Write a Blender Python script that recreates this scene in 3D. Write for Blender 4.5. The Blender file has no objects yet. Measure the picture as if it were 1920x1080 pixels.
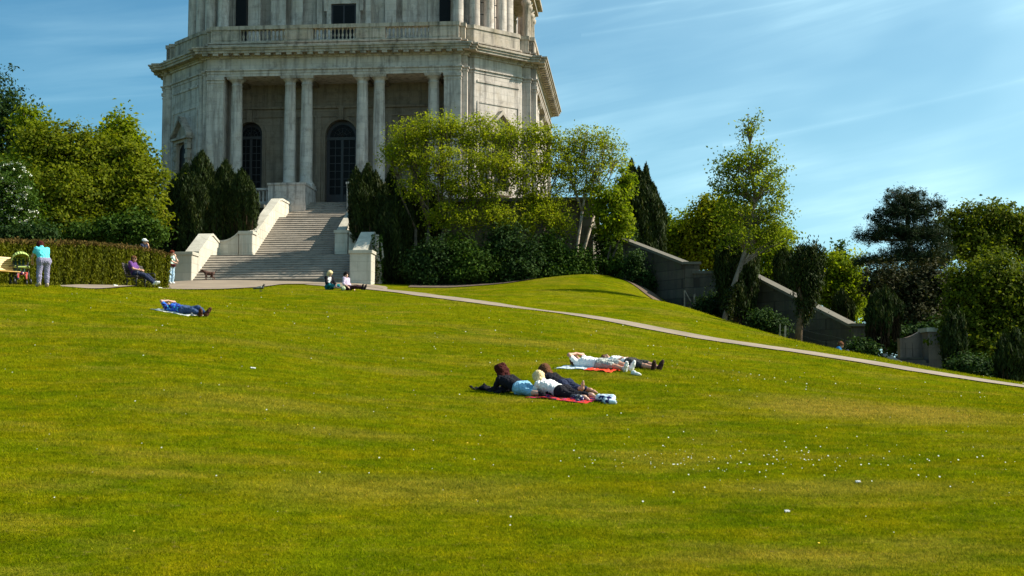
import bpy, math, random
import numpy as np
from mathutils import Vector, Matrix

random.seed(7)
RNG = np.random.default_rng(11)
SC = bpy.context.scene
COL = SC.collection

# ------------------------------------------------------------------ camera
FPX = 2640.0                      # focal length in pixels of a 1920 wide picture
PITCH = math.atan(200.0 / FPX)
cam_d = bpy.data.cameras.new("camera"); cam = bpy.data.objects.new("camera", cam_d); COL.objects.link(cam)
cam_d.sensor_width = 36.0; cam_d.lens = 36.0 * FPX / 1920.0
cam_d.clip_start = 0.1; cam_d.clip_end = 6000
cam.location = (0, 0, 0); cam.rotation_euler = (math.pi / 2 + PITCH, 0, 0)
SC.camera = cam

# ------------------------------------------------------------------ world and sun
SUN_EL = math.radians(40); SUN_AZ = math.radians(5)      # azimuth: from +X turned towards +Y
w = bpy.data.worlds.new("World"); SC.world = w; w.use_nodes = True
nt = w.node_tree; N = nt.nodes; L = nt.links
bg = N['Background']
sky = N.new('ShaderNodeTexSky'); sky.sky_type = 'NISHITA'; sky.sun_disc = False
sky.sun_elevation = SUN_EL; sky.sun_rotation = math.pi / 2 - SUN_AZ
sky.air_density = 1.0; sky.dust_density = 0.6; sky.ozone_density = 2.0; sky.altitude = 50
tc = N.new('ShaderNodeTexCoord'); sep = N.new('ShaderNodeSeparateXYZ'); L.new(tc.outputs['Generated'], sep.inputs[0])
def wm(op, a, b=None):
    n = N.new('ShaderNodeMath'); n.operation = op
    for i, v in enumerate((a, b)):
        if v is None: continue
        if isinstance(v, (int, float)): n.inputs[i].default_value = v
        else: L.new(v, n.inputs[i])
    return n.outputs[0]
az = wm('ARCTAN2', sep.outputs[0], sep.outputs[1]); el = wm('ARCSINE', sep.outputs[2])
# streak coordinates: cirrus rising gently to the right
el2 = wm('SUBTRACT', el, wm('MULTIPLY', wm('ADD', az, wm('MULTIPLY', wm('MULTIPLY', az, az), 0.25)), 0.17))
cmb = N.new('ShaderNodeCombineXYZ'); L.new(wm('MULTIPLY', az, 5.0), cmb.inputs[0]); L.new(wm('MULTIPLY', el2, 46.0), cmb.inputs[1])
nz = N.new('ShaderNodeTexNoise'); nz.inputs['Scale'].default_value = 1.0; nz.inputs['Detail'].default_value = 7; nz.inputs['Roughness'].default_value = 0.55
nz.inputs['Distortion'].default_value = 0.35
L.new(cmb.outputs[0], nz.inputs['Vector'])
cmb2 = N.new('ShaderNodeCombineXYZ'); L.new(wm('MULTIPLY', az, 4.0), cmb2.inputs[0]); L.new(wm('MULTIPLY', el2, 9.0), cmb2.inputs[1])
nz2 = N.new('ShaderNodeTexNoise'); nz2.inputs['Scale'].default_value = 1.0; nz2.inputs['Detail'].default_value = 3
L.new(cmb2.outputs[0], nz2.inputs['Vector'])
mr = N.new('ShaderNodeMapRange'); mr.inputs[1].default_value = 0.44; mr.inputs[2].default_value = 0.78; L.new(nz.outputs[0], mr.inputs[0])
mr2 = N.new('ShaderNodeMapRange'); mr2.inputs[1].default_value = 0.34; mr2.inputs[2].default_value = 0.66; L.new(nz2.outputs[0], mr2.inputs[0])
# more veil towards the right and the horizon
mr3 = N.new('ShaderNodeMapRange'); mr3.inputs[1].default_value = -0.15; mr3.inputs[2].default_value = 0.38; mr3.inputs[3].default_value = 0.0; mr3.inputs[4].default_value = 0.62
L.new(az, mr3.inputs[0])
cf = wm('ADD', wm('MULTIPLY', wm('MULTIPLY', mr.outputs[0], mr2.outputs[0]), wm('ADD', 0.34, wm('MULTIPLY', az, 0.6))), wm('MULTIPLY', mr3.outputs[0], wm('ADD', wm('MULTIPLY', mr2.outputs[0], 0.6), 0.45)))
# two thin contrails
def trail(e0, slope, width, amp, a0, a1):
    line = wm('SUBTRACT', el, wm('ADD', wm('MULTIPLY', az, slope), e0))
    d = wm('DIVIDE', wm('ABSOLUTE', line), width)
    t = wm('MAXIMUM', wm('SUBTRACT', 1.0, d), 0.0)
    m = wm('MULTIPLY', wm('GREATER_THAN', az, a0), wm('LESS_THAN', az, a1))
    return wm('MULTIPLY', wm('MULTIPLY', wm('MULTIPLY', t, t), m), wm('MULTIPLY', wm('ADD', mr.outputs[0], 0.4), amp))
cf = wm('ADD', cf, trail(0.149, 0.17, 0.0040, 0.17, 0.15, 1.2))
cf = wm('ADD', cf, trail(0.262, 0.115, 0.0034, 0.16, 0.0, 0.30))
cf = wm('ADD', cf, trail(0.247, 0.12, 0.0028, 0.13, 0.05, 0.26))
cf = wm('ADD', cf, trail(0.236, 0.12, 0.007, 0.10, -0.5, -0.2))
cf = wm('MINIMUM', cf, 0.9)
tint = N.new('ShaderNodeMix'); tint.data_type = 'RGBA'; tint.blend_type = 'MULTIPLY'; tint.inputs[0].default_value = 1.0
tint.inputs[7].default_value = (0.50, 0.90, 0.95, 1)
L.new(sky.outputs[0], tint.inputs[6])
mx = N.new('ShaderNodeMix'); mx.data_type = 'RGBA'
L.new(cf, mx.inputs[0]); L.new(tint.outputs[2], mx.inputs[6]); mx.inputs[7].default_value = (5.9, 9.0, 10.0, 1)
L.new(mx.outputs[2], bg.inputs[0]); bg.inputs[1].default_value = 0.08
sun_d = bpy.data.lights.new("sun", 'SUN'); sun_d.energy = 5.0; sun_d.angle = math.radians(0.53); sun_d.color = (1.0, 0.93, 0.78)
sun = bpy.data.objects.new("sun", sun_d); COL.objects.link(sun); sun.location = (40, 20, 60)
sdir = Vector((math.cos(SUN_EL) * math.cos(SUN_AZ), math.cos(SUN_EL) * math.sin(SUN_AZ), math.sin(SUN_EL)))
sun.rotation_euler = (-sdir).to_track_quat('-Z', 'Y').to_euler()
SC.view_settings.view_transform = 'Standard'; SC.view_settings.look = 'None'
SC.view_settings.exposure = 0.78; SC.view_settings.gamma = 1.0
SC.render.engine = 'CYCLES'
SC.cycles.max_bounces = 5; SC.cycles.transparent_max_bounces = 6

# ------------------------------------------------------------------ projection helpers
def at(px, py, Y):
    """world point seen at pixel (px,py) of the 1920x1080 picture at world depth Y"""
    d = Vector((px - 960.0, FPX * math.cos(PITCH) - (540.0 - py) * math.sin(PITCH), FPX * math.sin(PITCH) + (540.0 - py) * math.cos(PITCH)))
    return d * (Y / d.y)
def mpp(Y): return Y / FPX       # metres per pixel

# ------------------------------------------------------------------ terrain
_ctl = [(0,1080,12.4),(960,1080,12.4),(1920,1080,12.4),(0,900,16.5),(0,740,25),(0,640,34),(0,580,41),(0,545,46),
 (80,538,47.5),(20,534,52),(150,540,54),(250,537,57.5),(300,543,60),(420,543,63),(500,538,67),(362,527,73.5),(665,532,73.2),
 (630,545,62),(700,544,66),(780,547,69),(960,530,74),(1100,527,78),(1160,525,77),(1220,548,73),(1300,580,66),(1400,612,60),
 (1500,640,56),(1640,668,53),(1800,700,50.5),(1920,718,49.5),(2100,745,48),
 (700,541,66.5),(800,555,62),(1000,583,57.5),(1300,631,52),(1500,660,49),(1650,683,47),(1920,725,44.5),(2100,752,43),
 (960,900,18),(960,800,25),(960,740,30),(960,694,35),(960,640,43),(960,600,50),(960,577,56),(960,545,66),
 (1040,749,28.7),(935,725,31.2),(1078,684,34.3),(1200,700,33),
 (1920,900,18),(1920,800,26),(1920,755,35),(1600,740,33),(1600,800,25.5),(1400,700,39),(1600,720,41),
 (350,740,25),(350,640,34.5),(350,590,43.5),(350,560,53),(630,740,28),(630,640,40),(630,580,52)]
_pts = [tuple(at(*c)) for c in _ctl]
_pts += [(9.4,72,3.5),(13.8,67,1.7),(15.6,64,.8),(19.5,60,.1),(6.4,79,5.4),(30,60,-.6),(22,90,1.5),(5,110,6),(-30,100,6),(-40,62,4.6),
 (-32,46,3.5),(0,0,-1.6),(-15,0,-1.5),(15,0,-1.7),(0,-15,-1.7),(-9,88,6.4),(8,90,6.2),(24,50,-.3),(-24,75,5.4),(-18,68,5.2),(-13,80,6.1)]
_P = np.array(_pts)
def _U(r2): return np.where(r2 > 1e-9, 0.5 * r2 * np.log(np.maximum(r2, 1e-9)), 0.0)
_n = len(_P)
_K = _U(((_P[:, None, :2] - _P[None, :, :2]) ** 2).sum(-1)) + np.eye(_n) * 0.8
_Q = np.hstack([np.ones((_n, 1)), _P[:, :2]])
_A = np.zeros((_n + 3, _n + 3)); _A[:_n, :_n] = _K; _A[:_n, _n:] = _Q; _A[_n:, :_n] = _Q.T
_w = np.linalg.solve(_A, np.concatenate([_P[:, 2], np.zeros(3)]))
def height(x, y):
    x = np.atleast_1d(np.asarray(x, float)); y = np.atleast_1d(np.asarray(y, float))
    cx = np.clip(x, -40, 32); cy = np.clip(y, -8, 110)
    out = np.empty(cx.shape)
    for s in range(0, cx.size, 20000):
        a = cx.ravel()[s:s + 20000]; b = cy.ravel()[s:s + 20000]
        K = _U((a[:, None] - _P[None, :, 0]) ** 2 + (b[:, None] - _P[None, :, 1]) ** 2)
        out.ravel()[s:s + 20000] = K @ _w[:_n] + _w[_n] + _w[_n + 1] * a + _w[_n + 2] * b
    d = np.hypot(x - cx, y - cy); k = np.exp(-d / 70.0)
    return out * k + (-4.0) * (1 - k)
def H(x, y): return float(height(x, y)[0])
def ground(px, Y):
    x = (px - 960.0) / FPX * Y * 1.0
    for _ in range(3):
        z = H(x, Y)
        dep = Y * math.cos(PITCH) + z * math.sin(PITCH)
        x = (px - 960.0) / FPX * dep
    return Vector((x, Y, H(x, Y)))

# ------------------------------------------------------------------ object helpers
def tag(o, label=None, cat=None, group=None, kind=None):
    if label: o['label'] = label
    if cat: o['category'] = cat
    if group: o['group'] = group
    if kind: o['kind'] = kind
    return o
def thing(name, label, cat, loc=(0, 0, 0), rz=0.0, group=None, M=None):
    o = bpy.data.objects.new(name, None); COL.objects.link(o)
    o.empty_display_size = 0.3
    if M is None: M = Matrix.Translation(Vector(loc)) @ Matrix.Rotation(rz, 4, 'Z')
    o.matrix_basis = M
    return tag(o, label, cat, group)
def mw(o):
    if o is None: return Matrix.Identity(4)
    return mw(o.parent) @ o.matrix_basis
def link_mesh(name, me, mat, parent=None, origin=None):
    o = bpy.data.objects.new(name, me); COL.objects.link(o)
    if mat is not None: me.materials.append(mat)
    if parent is not None: o.parent = parent
    return o
def np_mesh(name, V, F, mat, parent=None, tintv=None, smooth=False, origin=None):
    """V world coords (n,3); F (m,k) int faces all of size k, or list of lists"""
    V = np.asarray(V, float)
    me = bpy.data.meshes.new(name)
    if parent is not None:
        Mi = np.array(mw(parent).inverted()); V = V @ Mi[:3, :3].T + Mi[:3, 3]
    elif origin is not None:
        V = V - np.array(origin)
    if isinstance(F, np.ndarray):
        k = F.shape[1]; m = F.shape[0]
        me.vertices.add(len(V)); me.vertices.foreach_set('co', V.astype(np.float32).ravel())
        me.loops.add(m * k); me.loops.foreach_set('vertex_index', F.astype(np.int32).ravel())
        me.polygons.add(m); me.polygons.foreach_set('loop_start', np.arange(m, dtype=np.int32) * k)
        me.polygons.foreach_set('loop_total', np.full(m, k, dtype=np.int32))
        if smooth: me.polygons.foreach_set('use_smooth', np.ones(m, dtype=bool))
        me.update(calc_edges=True)
    else:
        me.from_pydata([tuple(v) for v in V], [], F)
        if smooth:
            for p in me.polygons: p.use_smooth = True
    if tintv is not None:
        a = me.attributes.new('tint', 'FLOAT', 'POINT'); a.data.foreach_set('value', np.asarray(tintv, np.float32))
    o = link_mesh(name, me, mat, parent)
    if parent is None and origin is not None: o.location = origin
    return o
class MB:
    """collects shapes in a frame M, in world coordinates"""
    def __init__(self, M=None): self.V = []; self.F = []; self.S = []; self.M = M or Matrix.Identity(4)
    def add(self, vs, fs, smooth=False):
        b = len(self.V); self.V += [tuple(self.M @ Vector(v)) for v in vs]
        self.F += [[i + b for i in f] for f in fs]; self.S += [smooth] * len(fs)
        return self
    def box(self, x0, x1, y0, y1, z0, z1, ch=0.0):
        x0, x1 = min(x0, x1), max(x0, x1); y0, y1 = min(y0, y1), max(y0, y1)
        if ch > 0: return self.prism([(x0 + ch, y0), (x1 - ch, y0), (x1, y0 + ch), (x1, y1 - ch), (x1 - ch, y1), (x0 + ch, y1), (x0, y1 - ch), (x0, y0 + ch)], z0, z1)
        v = [(x0,y0,z0),(x1,y0,z0),(x1,y1,z0),(x0,y1,z0),(x0,y0,z1),(x1,y0,z1),(x1,y1,z1),(x0,y1,z1)]
        return self.add(v, [(0,3,2,1),(4,5,6,7),(0,1,5,4),(1,2,6,5),(2,3,7,6),(3,0,4,7)])
    def prism(self, poly, z0, z1):
        n = len(poly); v = [(p[0], p[1], z0) for p in poly] + [(p[0], p[1], z1) for p in poly]
        f = [[i, (i + 1) % n, n + (i + 1) % n, n + i] for i in range(n)]
        return self.add(v, f + [list(range(n))[::-1], list(range(n, 2 * n))])
    def extx(self, poly, x0, x1):
        """poly of (y,z) extruded along x"""
        n = len(poly); v = [(x0, p[0], p[1]) for p in poly] + [(x1, p[0], p[1]) for p in poly]
        f = [[i, (i + 1) % n, n + (i + 1) % n, n + i] for i in range(n)]
        return self.add(v, f + [list(range(n))[::-1], list(range(n, 2 * n))])
    def exty(self, poly, y0, y1):
        n = len(poly); v = [(p[0], y0, p[1]) for p in poly] + [(p[0], y1, p[1]) for p in poly]
        f = [[i, (i + 1) % n, n + (i + 1) % n, n + i] for i in range(n)]
        return self.add(v, f + [list(range(n))[::-1], list(range(n, 2 * n))])
    def band(self, poly, o_out, o_in, z0, z1, skip=()):
        A = offset(poly, o_out); B = offset(poly, o_in); n = len(poly)
        for i in range(n):
            if i in skip: continue
            j = (i + 1) % n
            v = [(*A[i], z0), (*A[j], z0), (*B[j], z0), (*B[i], z0), (*A[i], z1), (*A[j], z1), (*B[j], z1), (*B[i], z1)]
            f = [(0,3,2,1),(4,5,6,7),(0,1,5,4),(2,3,7,6)]
            if (i - 1) % n in skip: f.append((3,0,4,7))
            if j in skip: f.append((1,2,6,5))
            self.add(v, f)
        return self
    def lathe(self, cx, cy, prof, n=20):
        v = []; f = []
        for (r, z) in prof:
            for k in range(n):
                a = 2 * math.pi * k / n; v.append((cx + r * math.cos(a), cy + r * math.sin(a), z))
        for i in range(len(prof) - 1):
            for k in range(n):
                f.append((i * n + k, i * n + (k + 1) % n, (i + 1) * n + (k + 1) % n, (i + 1) * n + k))
        self.add(v, f, True); m = len(prof)
        self.add([(cx + prof[-1][0] * math.cos(2*math.pi*k/n), cy + prof[-1][0] * math.sin(2*math.pi*k/n), prof[-1][1]) for k in range(n)], [list(range(n))])
        return self
    def tube(self, pts, rad, n=8, cap=True):
        pts = [Vector(p) for p in pts]; v = []; f = []
        if isinstance(rad, (int, float)): rad = [rad] * len(pts)
        ref = Vector((0.3, 0.2, 1)).normalized()
        for i, p in enumerate(pts):
            d = (pts[min(i + 1, len(pts) - 1)] - pts[max(i - 1, 0)])
            if d.length < 1e-8: d = Vector((0, 0, 1))
            d.normalize()
            a = d.cross(ref); 
            if a.length < 1e-3: a = d.cross(Vector((1, 0, 0)))
            a.normalize(); b = d.cross(a)
            for k in range(n):
                t = 2 * math.pi * k / n; v.append(tuple(p + (a * math.cos(t) + b * math.sin(t)) * rad[i]))
        for i in range(len(pts) - 1):
            for k in range(n): f.append((i * n + k, i * n + (k + 1) % n, (i + 1) * n + (k + 1) % n, (i + 1) * n + k))
        if cap: f.append(tuple(range(n))[::-1]); f.append(tuple(range((len(pts) - 1) * n, len(pts) * n)))
        return self.add(v, f, True)
    def build(self, name, mat, parent=None, origin=None):
        V = self.V
        if parent is not None:
            Mi = mw(parent).inverted(); V = [tuple(Mi @ Vector(v)) for v in V]
        elif origin is not None:
            o_ = Vector(origin); V = [tuple(Vector(v) - o_) for v in V]
        me = bpy.data.meshes.new(name); me.from_pydata(V, [], self.F)
        me.polygons.foreach_set('use_smooth', np.array(self.S, dtype=bool))
        me.update()
        o = link_mesh(name, me, mat, parent)
        if parent is None and origin is not None: o.location = origin
        return o
def offset(poly, d):
    if abs(d) < 1e-9: return [tuple(p) for p in poly]
    n = len(poly); out = []
    for i in range(n):
        p0 = Vector(poly[i - 1]); p1 = Vector(poly[i]); p2 = Vector(poly[(i + 1) % n])
        e1 = (p1 - p0).normalized(); e2 = (p2 - p1).normalized()
        n1 = Vector((e1.y, -e1.x)); n2 = Vector((e2.y, -e2.x))
        b = (n1 + n2); k = 1 + n1.dot(n2)
        out.append(tuple(p1 + b * (d / max(k, 0.2))))
    return out

# ------------------------------------------------------------------ materials
def new_mat(name):
    m = bpy.data.materials.new(name); m.use_nodes = True
    return m, m.node_tree.nodes, m.node_tree.links, m.node_tree.nodes['Principled BSDF']
def ramp(N, stops):
    r = N.new('ShaderNodeValToRGB'); e = r.color_ramp.elements
    e[0].position = stops[0][0]; e[0].color = (*stops[0][1], 1)
    e[1].position = stops[-1][0]; e[1].color = (*stops[-1][1], 1)
    for p, c in stops[1:-1]:
        x = e.new(p); x.color = (*c, 1)
    return r
def noise(N, L, scale, detail=4, vec=None, rough=0.55, dist=0.0):
    n = N.new('ShaderNodeTexNoise'); n.inputs['Scale'].default_value = scale; n.inputs['Detail'].default_value = detail
    n.inputs['Roughness'].default_value = rough; n.inputs['Distortion'].default_value = dist
    if vec is not None: L.new(vec, n.inputs['Vector'])
    return n.outputs[0]
def mapping(N, L, src, scale=(1,1,1), loc=(0,0,0), rot=(0,0,0)):
    m = N.new('ShaderNodeMapping'); m.inputs['Scale'].default_value = scale; m.inputs['Location'].default_value = loc; m.inputs['Rotation'].default_value = rot
    L.new(src, m.inputs[0]); return m.outputs[0]
def mixc(N, L, fac, a, b, blend='MIX'):
    m = N.new('ShaderNodeMix'); m.data_type = 'RGBA'; m.blend_type = blend
    for idx, v in ((0, fac), (6, a), (7, b)):
        if isinstance(v, (int, float)): m.inputs[idx].default_value = v
        elif isinstance(v, tuple): m.inputs[idx].default_value = (*v, 1) if len(v) == 3 else v
        else: L.new(v, m.inputs[idx])
    return m.outputs[2]
def mathn(N, L, op, a, b=None, clamp=False):
    n = N.new('ShaderNodeMath'); n.operation = op; n.use_clamp = clamp
    for i, v in enumerate((a, b)):
        if v is None: continue
        if isinstance(v, (int, float)): n.inputs[i].default_value = v
        else: L.new(v, n.inputs[i])
    return n.outputs[0]
def maprange(N, L, v, a, b, c=0.0, d=1.0):
    m = N.new('ShaderNodeMapRange'); L.new(v, m.inputs[0])
    for i, x in zip((1, 2, 3, 4), (a, b, c, d)): m.inputs[i].default_value = x
    return m.outputs[0]
def plain(name, c, rough=0.7, var=0.25, scale=9.0, metal=0.0, bump=0.0):
    m, N, L, P = new_mat(name)
    t = N.new('ShaderNodeTexCoord').outputs['Object']
    n = noise(N, L, scale, 5, t)
    c0 = tuple(max(0, x * (1 - var)) for x in c); c1 = tuple(min(1, x * (1 + var)) for x in c)
    r = ramp(N, [(0.3, c0), (0.7, c1)]); L.new(n, r.inputs[0]); L.new(r.outputs[0], P.inputs['Base Color'])
    P.inputs['Roughness'].default_value = rough; P.inputs['Metallic'].default_value = metal
    if bump:
        b = N.new('ShaderNodeBump'); b.inputs['Strength'].default_value = bump; b.inputs['Distance'].default_value = 0.02
        L.new(noise(N, L, scale * 4, 4, t), b.inputs['Height']); L.new(b.outputs[0], P.inputs['Normal'])
    return m
def stone(name, base=(0.42, 0.39, 0.33), dark=(0.13, 0.125, 0.11), stain=0.5, course=0.42, bw=0.95, joint=0.35, warm=None, lichen=0.0, blkv=0.08, mort=0.012):
    m, N, L, P = new_mat(name)
    t = N.new('ShaderNodeTexCoord').outputs['Object']
    s = N.new('ShaderNodeSeparateXYZ'); L.new(t, s.inputs[0])
    xy = mathn(N, L, 'ADD', s.outputs[0], mathn(N, L, 'MULTIPLY', s.outputs[1], 0.93))
    c = N.new('ShaderNodeCombineXYZ'); L.new(xy, c.inputs[0]); L.new(s.outputs[2], c.inputs[1])
    bk = N.new('ShaderNodeTexBrick'); L.new(c.outputs[0], bk.inputs['Vector'])
    bk.inputs['Scale'].default_value = 1.0; bk.inputs['Brick Width'].default_value = bw; bk.inputs['Row Height'].default_value = course
    bk.inputs['Mortar Size'].default_value = mort; bk.inputs['Mortar Smooth'].default_value = 0.3
    bk.inputs['Color1'].default_value = (0.0, 0, 0, 1); bk.inputs['Color2'].default_value = (1, 1, 1, 1); bk.inputs['Mortar'].default_value = (0.5, .5, .5, 1)
    big = noise(N, L, 0.55, 6, t, 0.62)
    fine = noise(N, L, 7.0, 5, t, 0.6)
    streak = noise(N, L, 1.0, 6, mapping(N, L, t, (3.2, 3.2, 0.28)), 0.65)
    col = mixc(N, L, maprange(N, L, big, 0.35, 0.7), base, tuple(x * 0.78 for x in base))
    blk = mixc(N, L, bk.outputs['Color'], (1 - blkv, 1 - blkv, 1 - 1.1 * blkv), (1 + blkv, 1 + blkv, 1 + blkv * .9))
    col = mixc(N, L, 1.0, col, blk, 'MULTIPLY')
    if warm: col = mixc(N, L, maprange(N, L, noise(N, L, 0.9, 4, mapping(N, L, t, (1, 1, 1), (9, 4, 2))), 0.5, 0.75, 0, 0.7), col, warm)
    sf = mathn(N, L, 'MULTIPLY', maprange(N, L, streak, 0.48, 0.72), stain)
    col = mixc(N, L, sf, col, dark)
    sf2 = mathn(N, L, 'MULTIPLY', maprange(N, L, noise(N, L, 1.7, 7, mapping(N, L, t, (1, 1, 1), (3, 7, 5)), 0.7), 0.52, 0.75), stain * 0.8)
    col = mixc(N, L, sf2, col, tuple(x * 0.8 for x in dark))
    if lichen: col = mixc(N, L, mathn(N, L, 'MULTIPLY', maprange(N, L, noise(N, L, 2.5, 5, mapping(N, L, t, (1, 1, .6), (1, 17, 5)), 0.7), 0.5, 0.7), lichen), col, (0.09, 0.12, 0.05))
    col = mixc(N, L, mathn(N, L, 'MULTIPLY', bk.outputs['Fac'], joint), col, tuple(x * 0.45 for x in base))
    col = mixc(N, L, maprange(N, L, fine, 0.3, 0.7, 0, 0.22), col, tuple(x * 0.6 for x in base))
    L.new(col, P.inputs['Base Color']); P.inputs['Roughness'].default_value = 0.85
    P.inputs['Specular IOR Level'].default_value = 0.25
    b = N.new('ShaderNodeBump'); b.inputs['Strength'].default_value = 0.5; b.inputs['Distance'].default_value = 0.02
    h = mathn(N, L, 'SUBTRACT', fine, mathn(N, L, 'MULTIPLY', bk.outputs['Fac'], 1.2)); L.new(h, b.inputs['Height']); L.new(b.outputs[0], P.inputs['Normal'])
    return m
def leafmat(name, stops, trans=0.35, rough=0.7, spec=0.2, tboost=(1.25, 1.3, 0.6)):
    """stops over the per leaf tint 0..1"""
    m, N, L, P = new_mat(name)
    a = N.new('ShaderNodeAttribute'); a.attribute_name = 'tint'
    r = ramp(N, stops); L.new(a.outputs['Fac'], r.inputs[0])
    L.new(r.outputs[0], P.inputs['Base Color']); P.inputs['Roughness'].default_value = rough; P.inputs['Specular IOR Level'].default_value = spec * .35
    t = N.new('ShaderNodeBsdfTranslucent'); c = mixc(N, L, 1.0, r.outputs[0], tboost, 'MULTIPLY'); L.new(c, t.inputs[0])
    mx = N.new('ShaderNodeMixShader'); mx.inputs[0].default_value = trans
    L.new(P.outputs[0], mx.inputs[1]); L.new(t.outputs[0], mx.inputs[2]); L.new(mx.outputs[0], N['Material Output'].inputs[0])
    return m
def grass_color(N, L, blades):
    g = N.new('ShaderNodeNewGeometry').outputs['Position']
    flat = mapping(N, L, g, (1, 1, 0))
    n1 = noise(N, L, 0.16, 5, mapping(N, L, flat, (1.0, 0.8, 1)), 0.6, 0.4)
    n2 = noise(N, L, 0.9, 5, mapping(N, L, flat, (0.8, 1.0, 1), (5, 3, 0)), 0.65)
    n3 = noise(N, L, 6.0, 4, flat, 0.7)
    green = (0.130, 0.155, 0.0022); lush = (0.090, 0.124, 0.0016); dry = (0.255, 0.190, 0.028); ol = (0.178, 0.164, 0.0025)
    c = mixc(N, L, maprange(N, L, n1, 0.38, 0.62), lush, green)
    c = mixc(N, L, maprange(N, L, n2, 0.40, 0.64, 0, 0.9), c, ol)
    # worn dry patches of the lawn
    def patch(cx, cy, rx, ry, rot, k):
        v = mapping(N, L, flat, (1 / rx, 1 / ry, 1), (0, 0, 0))
        vm = N.new('ShaderNodeVectorMath'); vm.operation = 'DISTANCE'; L.new(v, vm.inputs[0]); vm.inputs[1].default_value = (cx / rx, cy / ry, 0)
        d = mathn(N, L, 'ADD', vm.outputs['Value'], mathn(N, L, 'MULTIPLY', mathn(N, L, 'SUBTRACT', n2, 0.5), 1.6))
        return maprange(N, L, d, 0.35, 1.1, k, 0.0)
    ps = [patch(7.6, 28.5, 3.4, 3.0, 0, 0.85), patch(9.8, 23.5, 2.0, 1.3, 0, 0.5), patch(2.6, 36.5, 6.0, 1.0, 0, 0.45), patch(-1.2, 17.0, 2.6, 1.4, 0, 0.4),
          patch(-4.5, 25, 2.6, 1.4, 0, 0.4), patch(-8, 36, 4.0, 1.5, 0, 0.3), patch(4.0, 17.5, 2.4, 0.9, 0, 0.45), patch(0.2, 43, 4.0, 1.3, 0, 0.4), patch(-2.6, 22, 1.5, .8, 0, 0.4)]
    s = ps[0]
    for p in ps[1:]: s = mathn(N, L, 'MAXIMUM', s, p)
    s = mathn(N, L, 'MAXIMUM', s, maprange(N, L, noise(N, L, 0.35, 6, mapping(N, L, flat, (0.7, 1.3, 1), (31, 12, 0)), 0.65), 0.52, 0.74, 0, 0.65))
    c = mixc(N, L, s, c, dry)
    c = mixc(N, L, maprange(N, L, n3, 0.56, 0.78, 0, 0.5), c, (0.055, 0.072, 0.002))
    c = mixc(N, L, maprange(N, L, noise(N, L, 3.0, 3, mapping(N, L, flat, (1, 1, 1), (7, 9, 0)), 0.6), 0.6, 0.8, 0, 0.45), c, (0.30, 0.24, 0.02))
    mt = noise(N, L, 2.2, 6, mapping(N, L, flat, (0.75, 1.2, 1), (17, 3, 0)), 0.75)
    c = mixc(N, L, 1.0, c, mixc(N, L, maprange(N, L, noise(N, L, 0.7, 7, mapping(N, L, flat, (0.55, 1.3, 1), (2, 44, 0)), 0.8), 0.4, 0.62), (0.88, 0.91, 0.9), (1.06, 1.04, 1.06)), 'MULTIPLY')
    c = mixc(N, L, maprange(N, L, noise(N, L, 11.0, 3, mapping(N, L, flat, (0.6, 1, 1), (3, 8, 0)), 0.6), 0.62, 0.74, 0, 0.7), c, (0.22, 0.16, 0.05))
    c = mixc(N, L, 1.0, c, mixc(N, L, maprange(N, L, mt, 0.36, 0.64), (0.68, 0.73, 0.68), (1.30, 1.24, 1.25)), 'MULTIPLY')
    return c
def lawn_mat():
    m, N, L, P = new_mat('lawn_grass')
    c = grass_color(N, L, False)
    g = N.new('ShaderNodeNewGeometry').outputs['Position']
    c = mixc(N, L, maprange(N, L, noise(N, L, 22, 3, mapping(N, L, g, (1, .8, 0.2)), 0.7), 0.35, 0.75), mixc(N, L, 1.0, c, (0.72, .74, .7), 'MULTIPLY'), mixc(N, L, 1.0, c, (1.2, 1.15, 1.15), 'MULTIPLY'))
    L.new(c, P.inputs['Base Color']); P.inputs['Roughness'].default_value = 0.9; P.inputs['Specular IOR Level'].default_value = 0.0
    b = N.new('ShaderNodeBump'); b.inputs['Strength'].default_value = 0.9; b.inputs['Distance'].default_value = 0.08
    h = mathn(N, L, 'ADD', noise(N, L, 9, 5, g, 0.75), mathn(N, L, 'MULTIPLY', noise(N, L, 1.2, 3, g), 1.5)); L.new(h, b.inputs['Height']); L.new(b.outputs[0], P.inputs['Normal'])
    return m
def blade_mat():
    m, N, L, P = new_mat('grass_blades')
    c = grass_color(N, L, True)
    a = N.new('ShaderNodeAttribute'); a.attribute_name = 'tint'
    r = ramp(N, [(0, (1.0, 1.05, 1.0)), (0.6, (1.6, 1.6, 1.3)), (0.9, (2.0, 1.8, 1.4)), (1, (2.5, 1.9, 2.4))]); L.new(a.outputs['Fac'], r.inputs[0])
    c = mixc(N, L, 1.0, c, r.outputs[0], 'MULTIPLY')
    L.new(c, P.inputs['Base Color']); P.inputs['Roughness'].default_value = 0.7; P.inputs['Specular IOR Level'].default_value = 0.0
    t = N.new('ShaderNodeBsdfTranslucent'); L.new(c, t.inputs[0])
    mx = N.new('ShaderNodeMixShader'); mx.inputs[0].default_value = 0.4
    L.new(P.outputs[0], mx.inputs[1]); L.new(t.outputs[0], mx.inputs[2]); L.new(mx.outputs[0], N['Material Output'].inputs[0])
    return m

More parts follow.
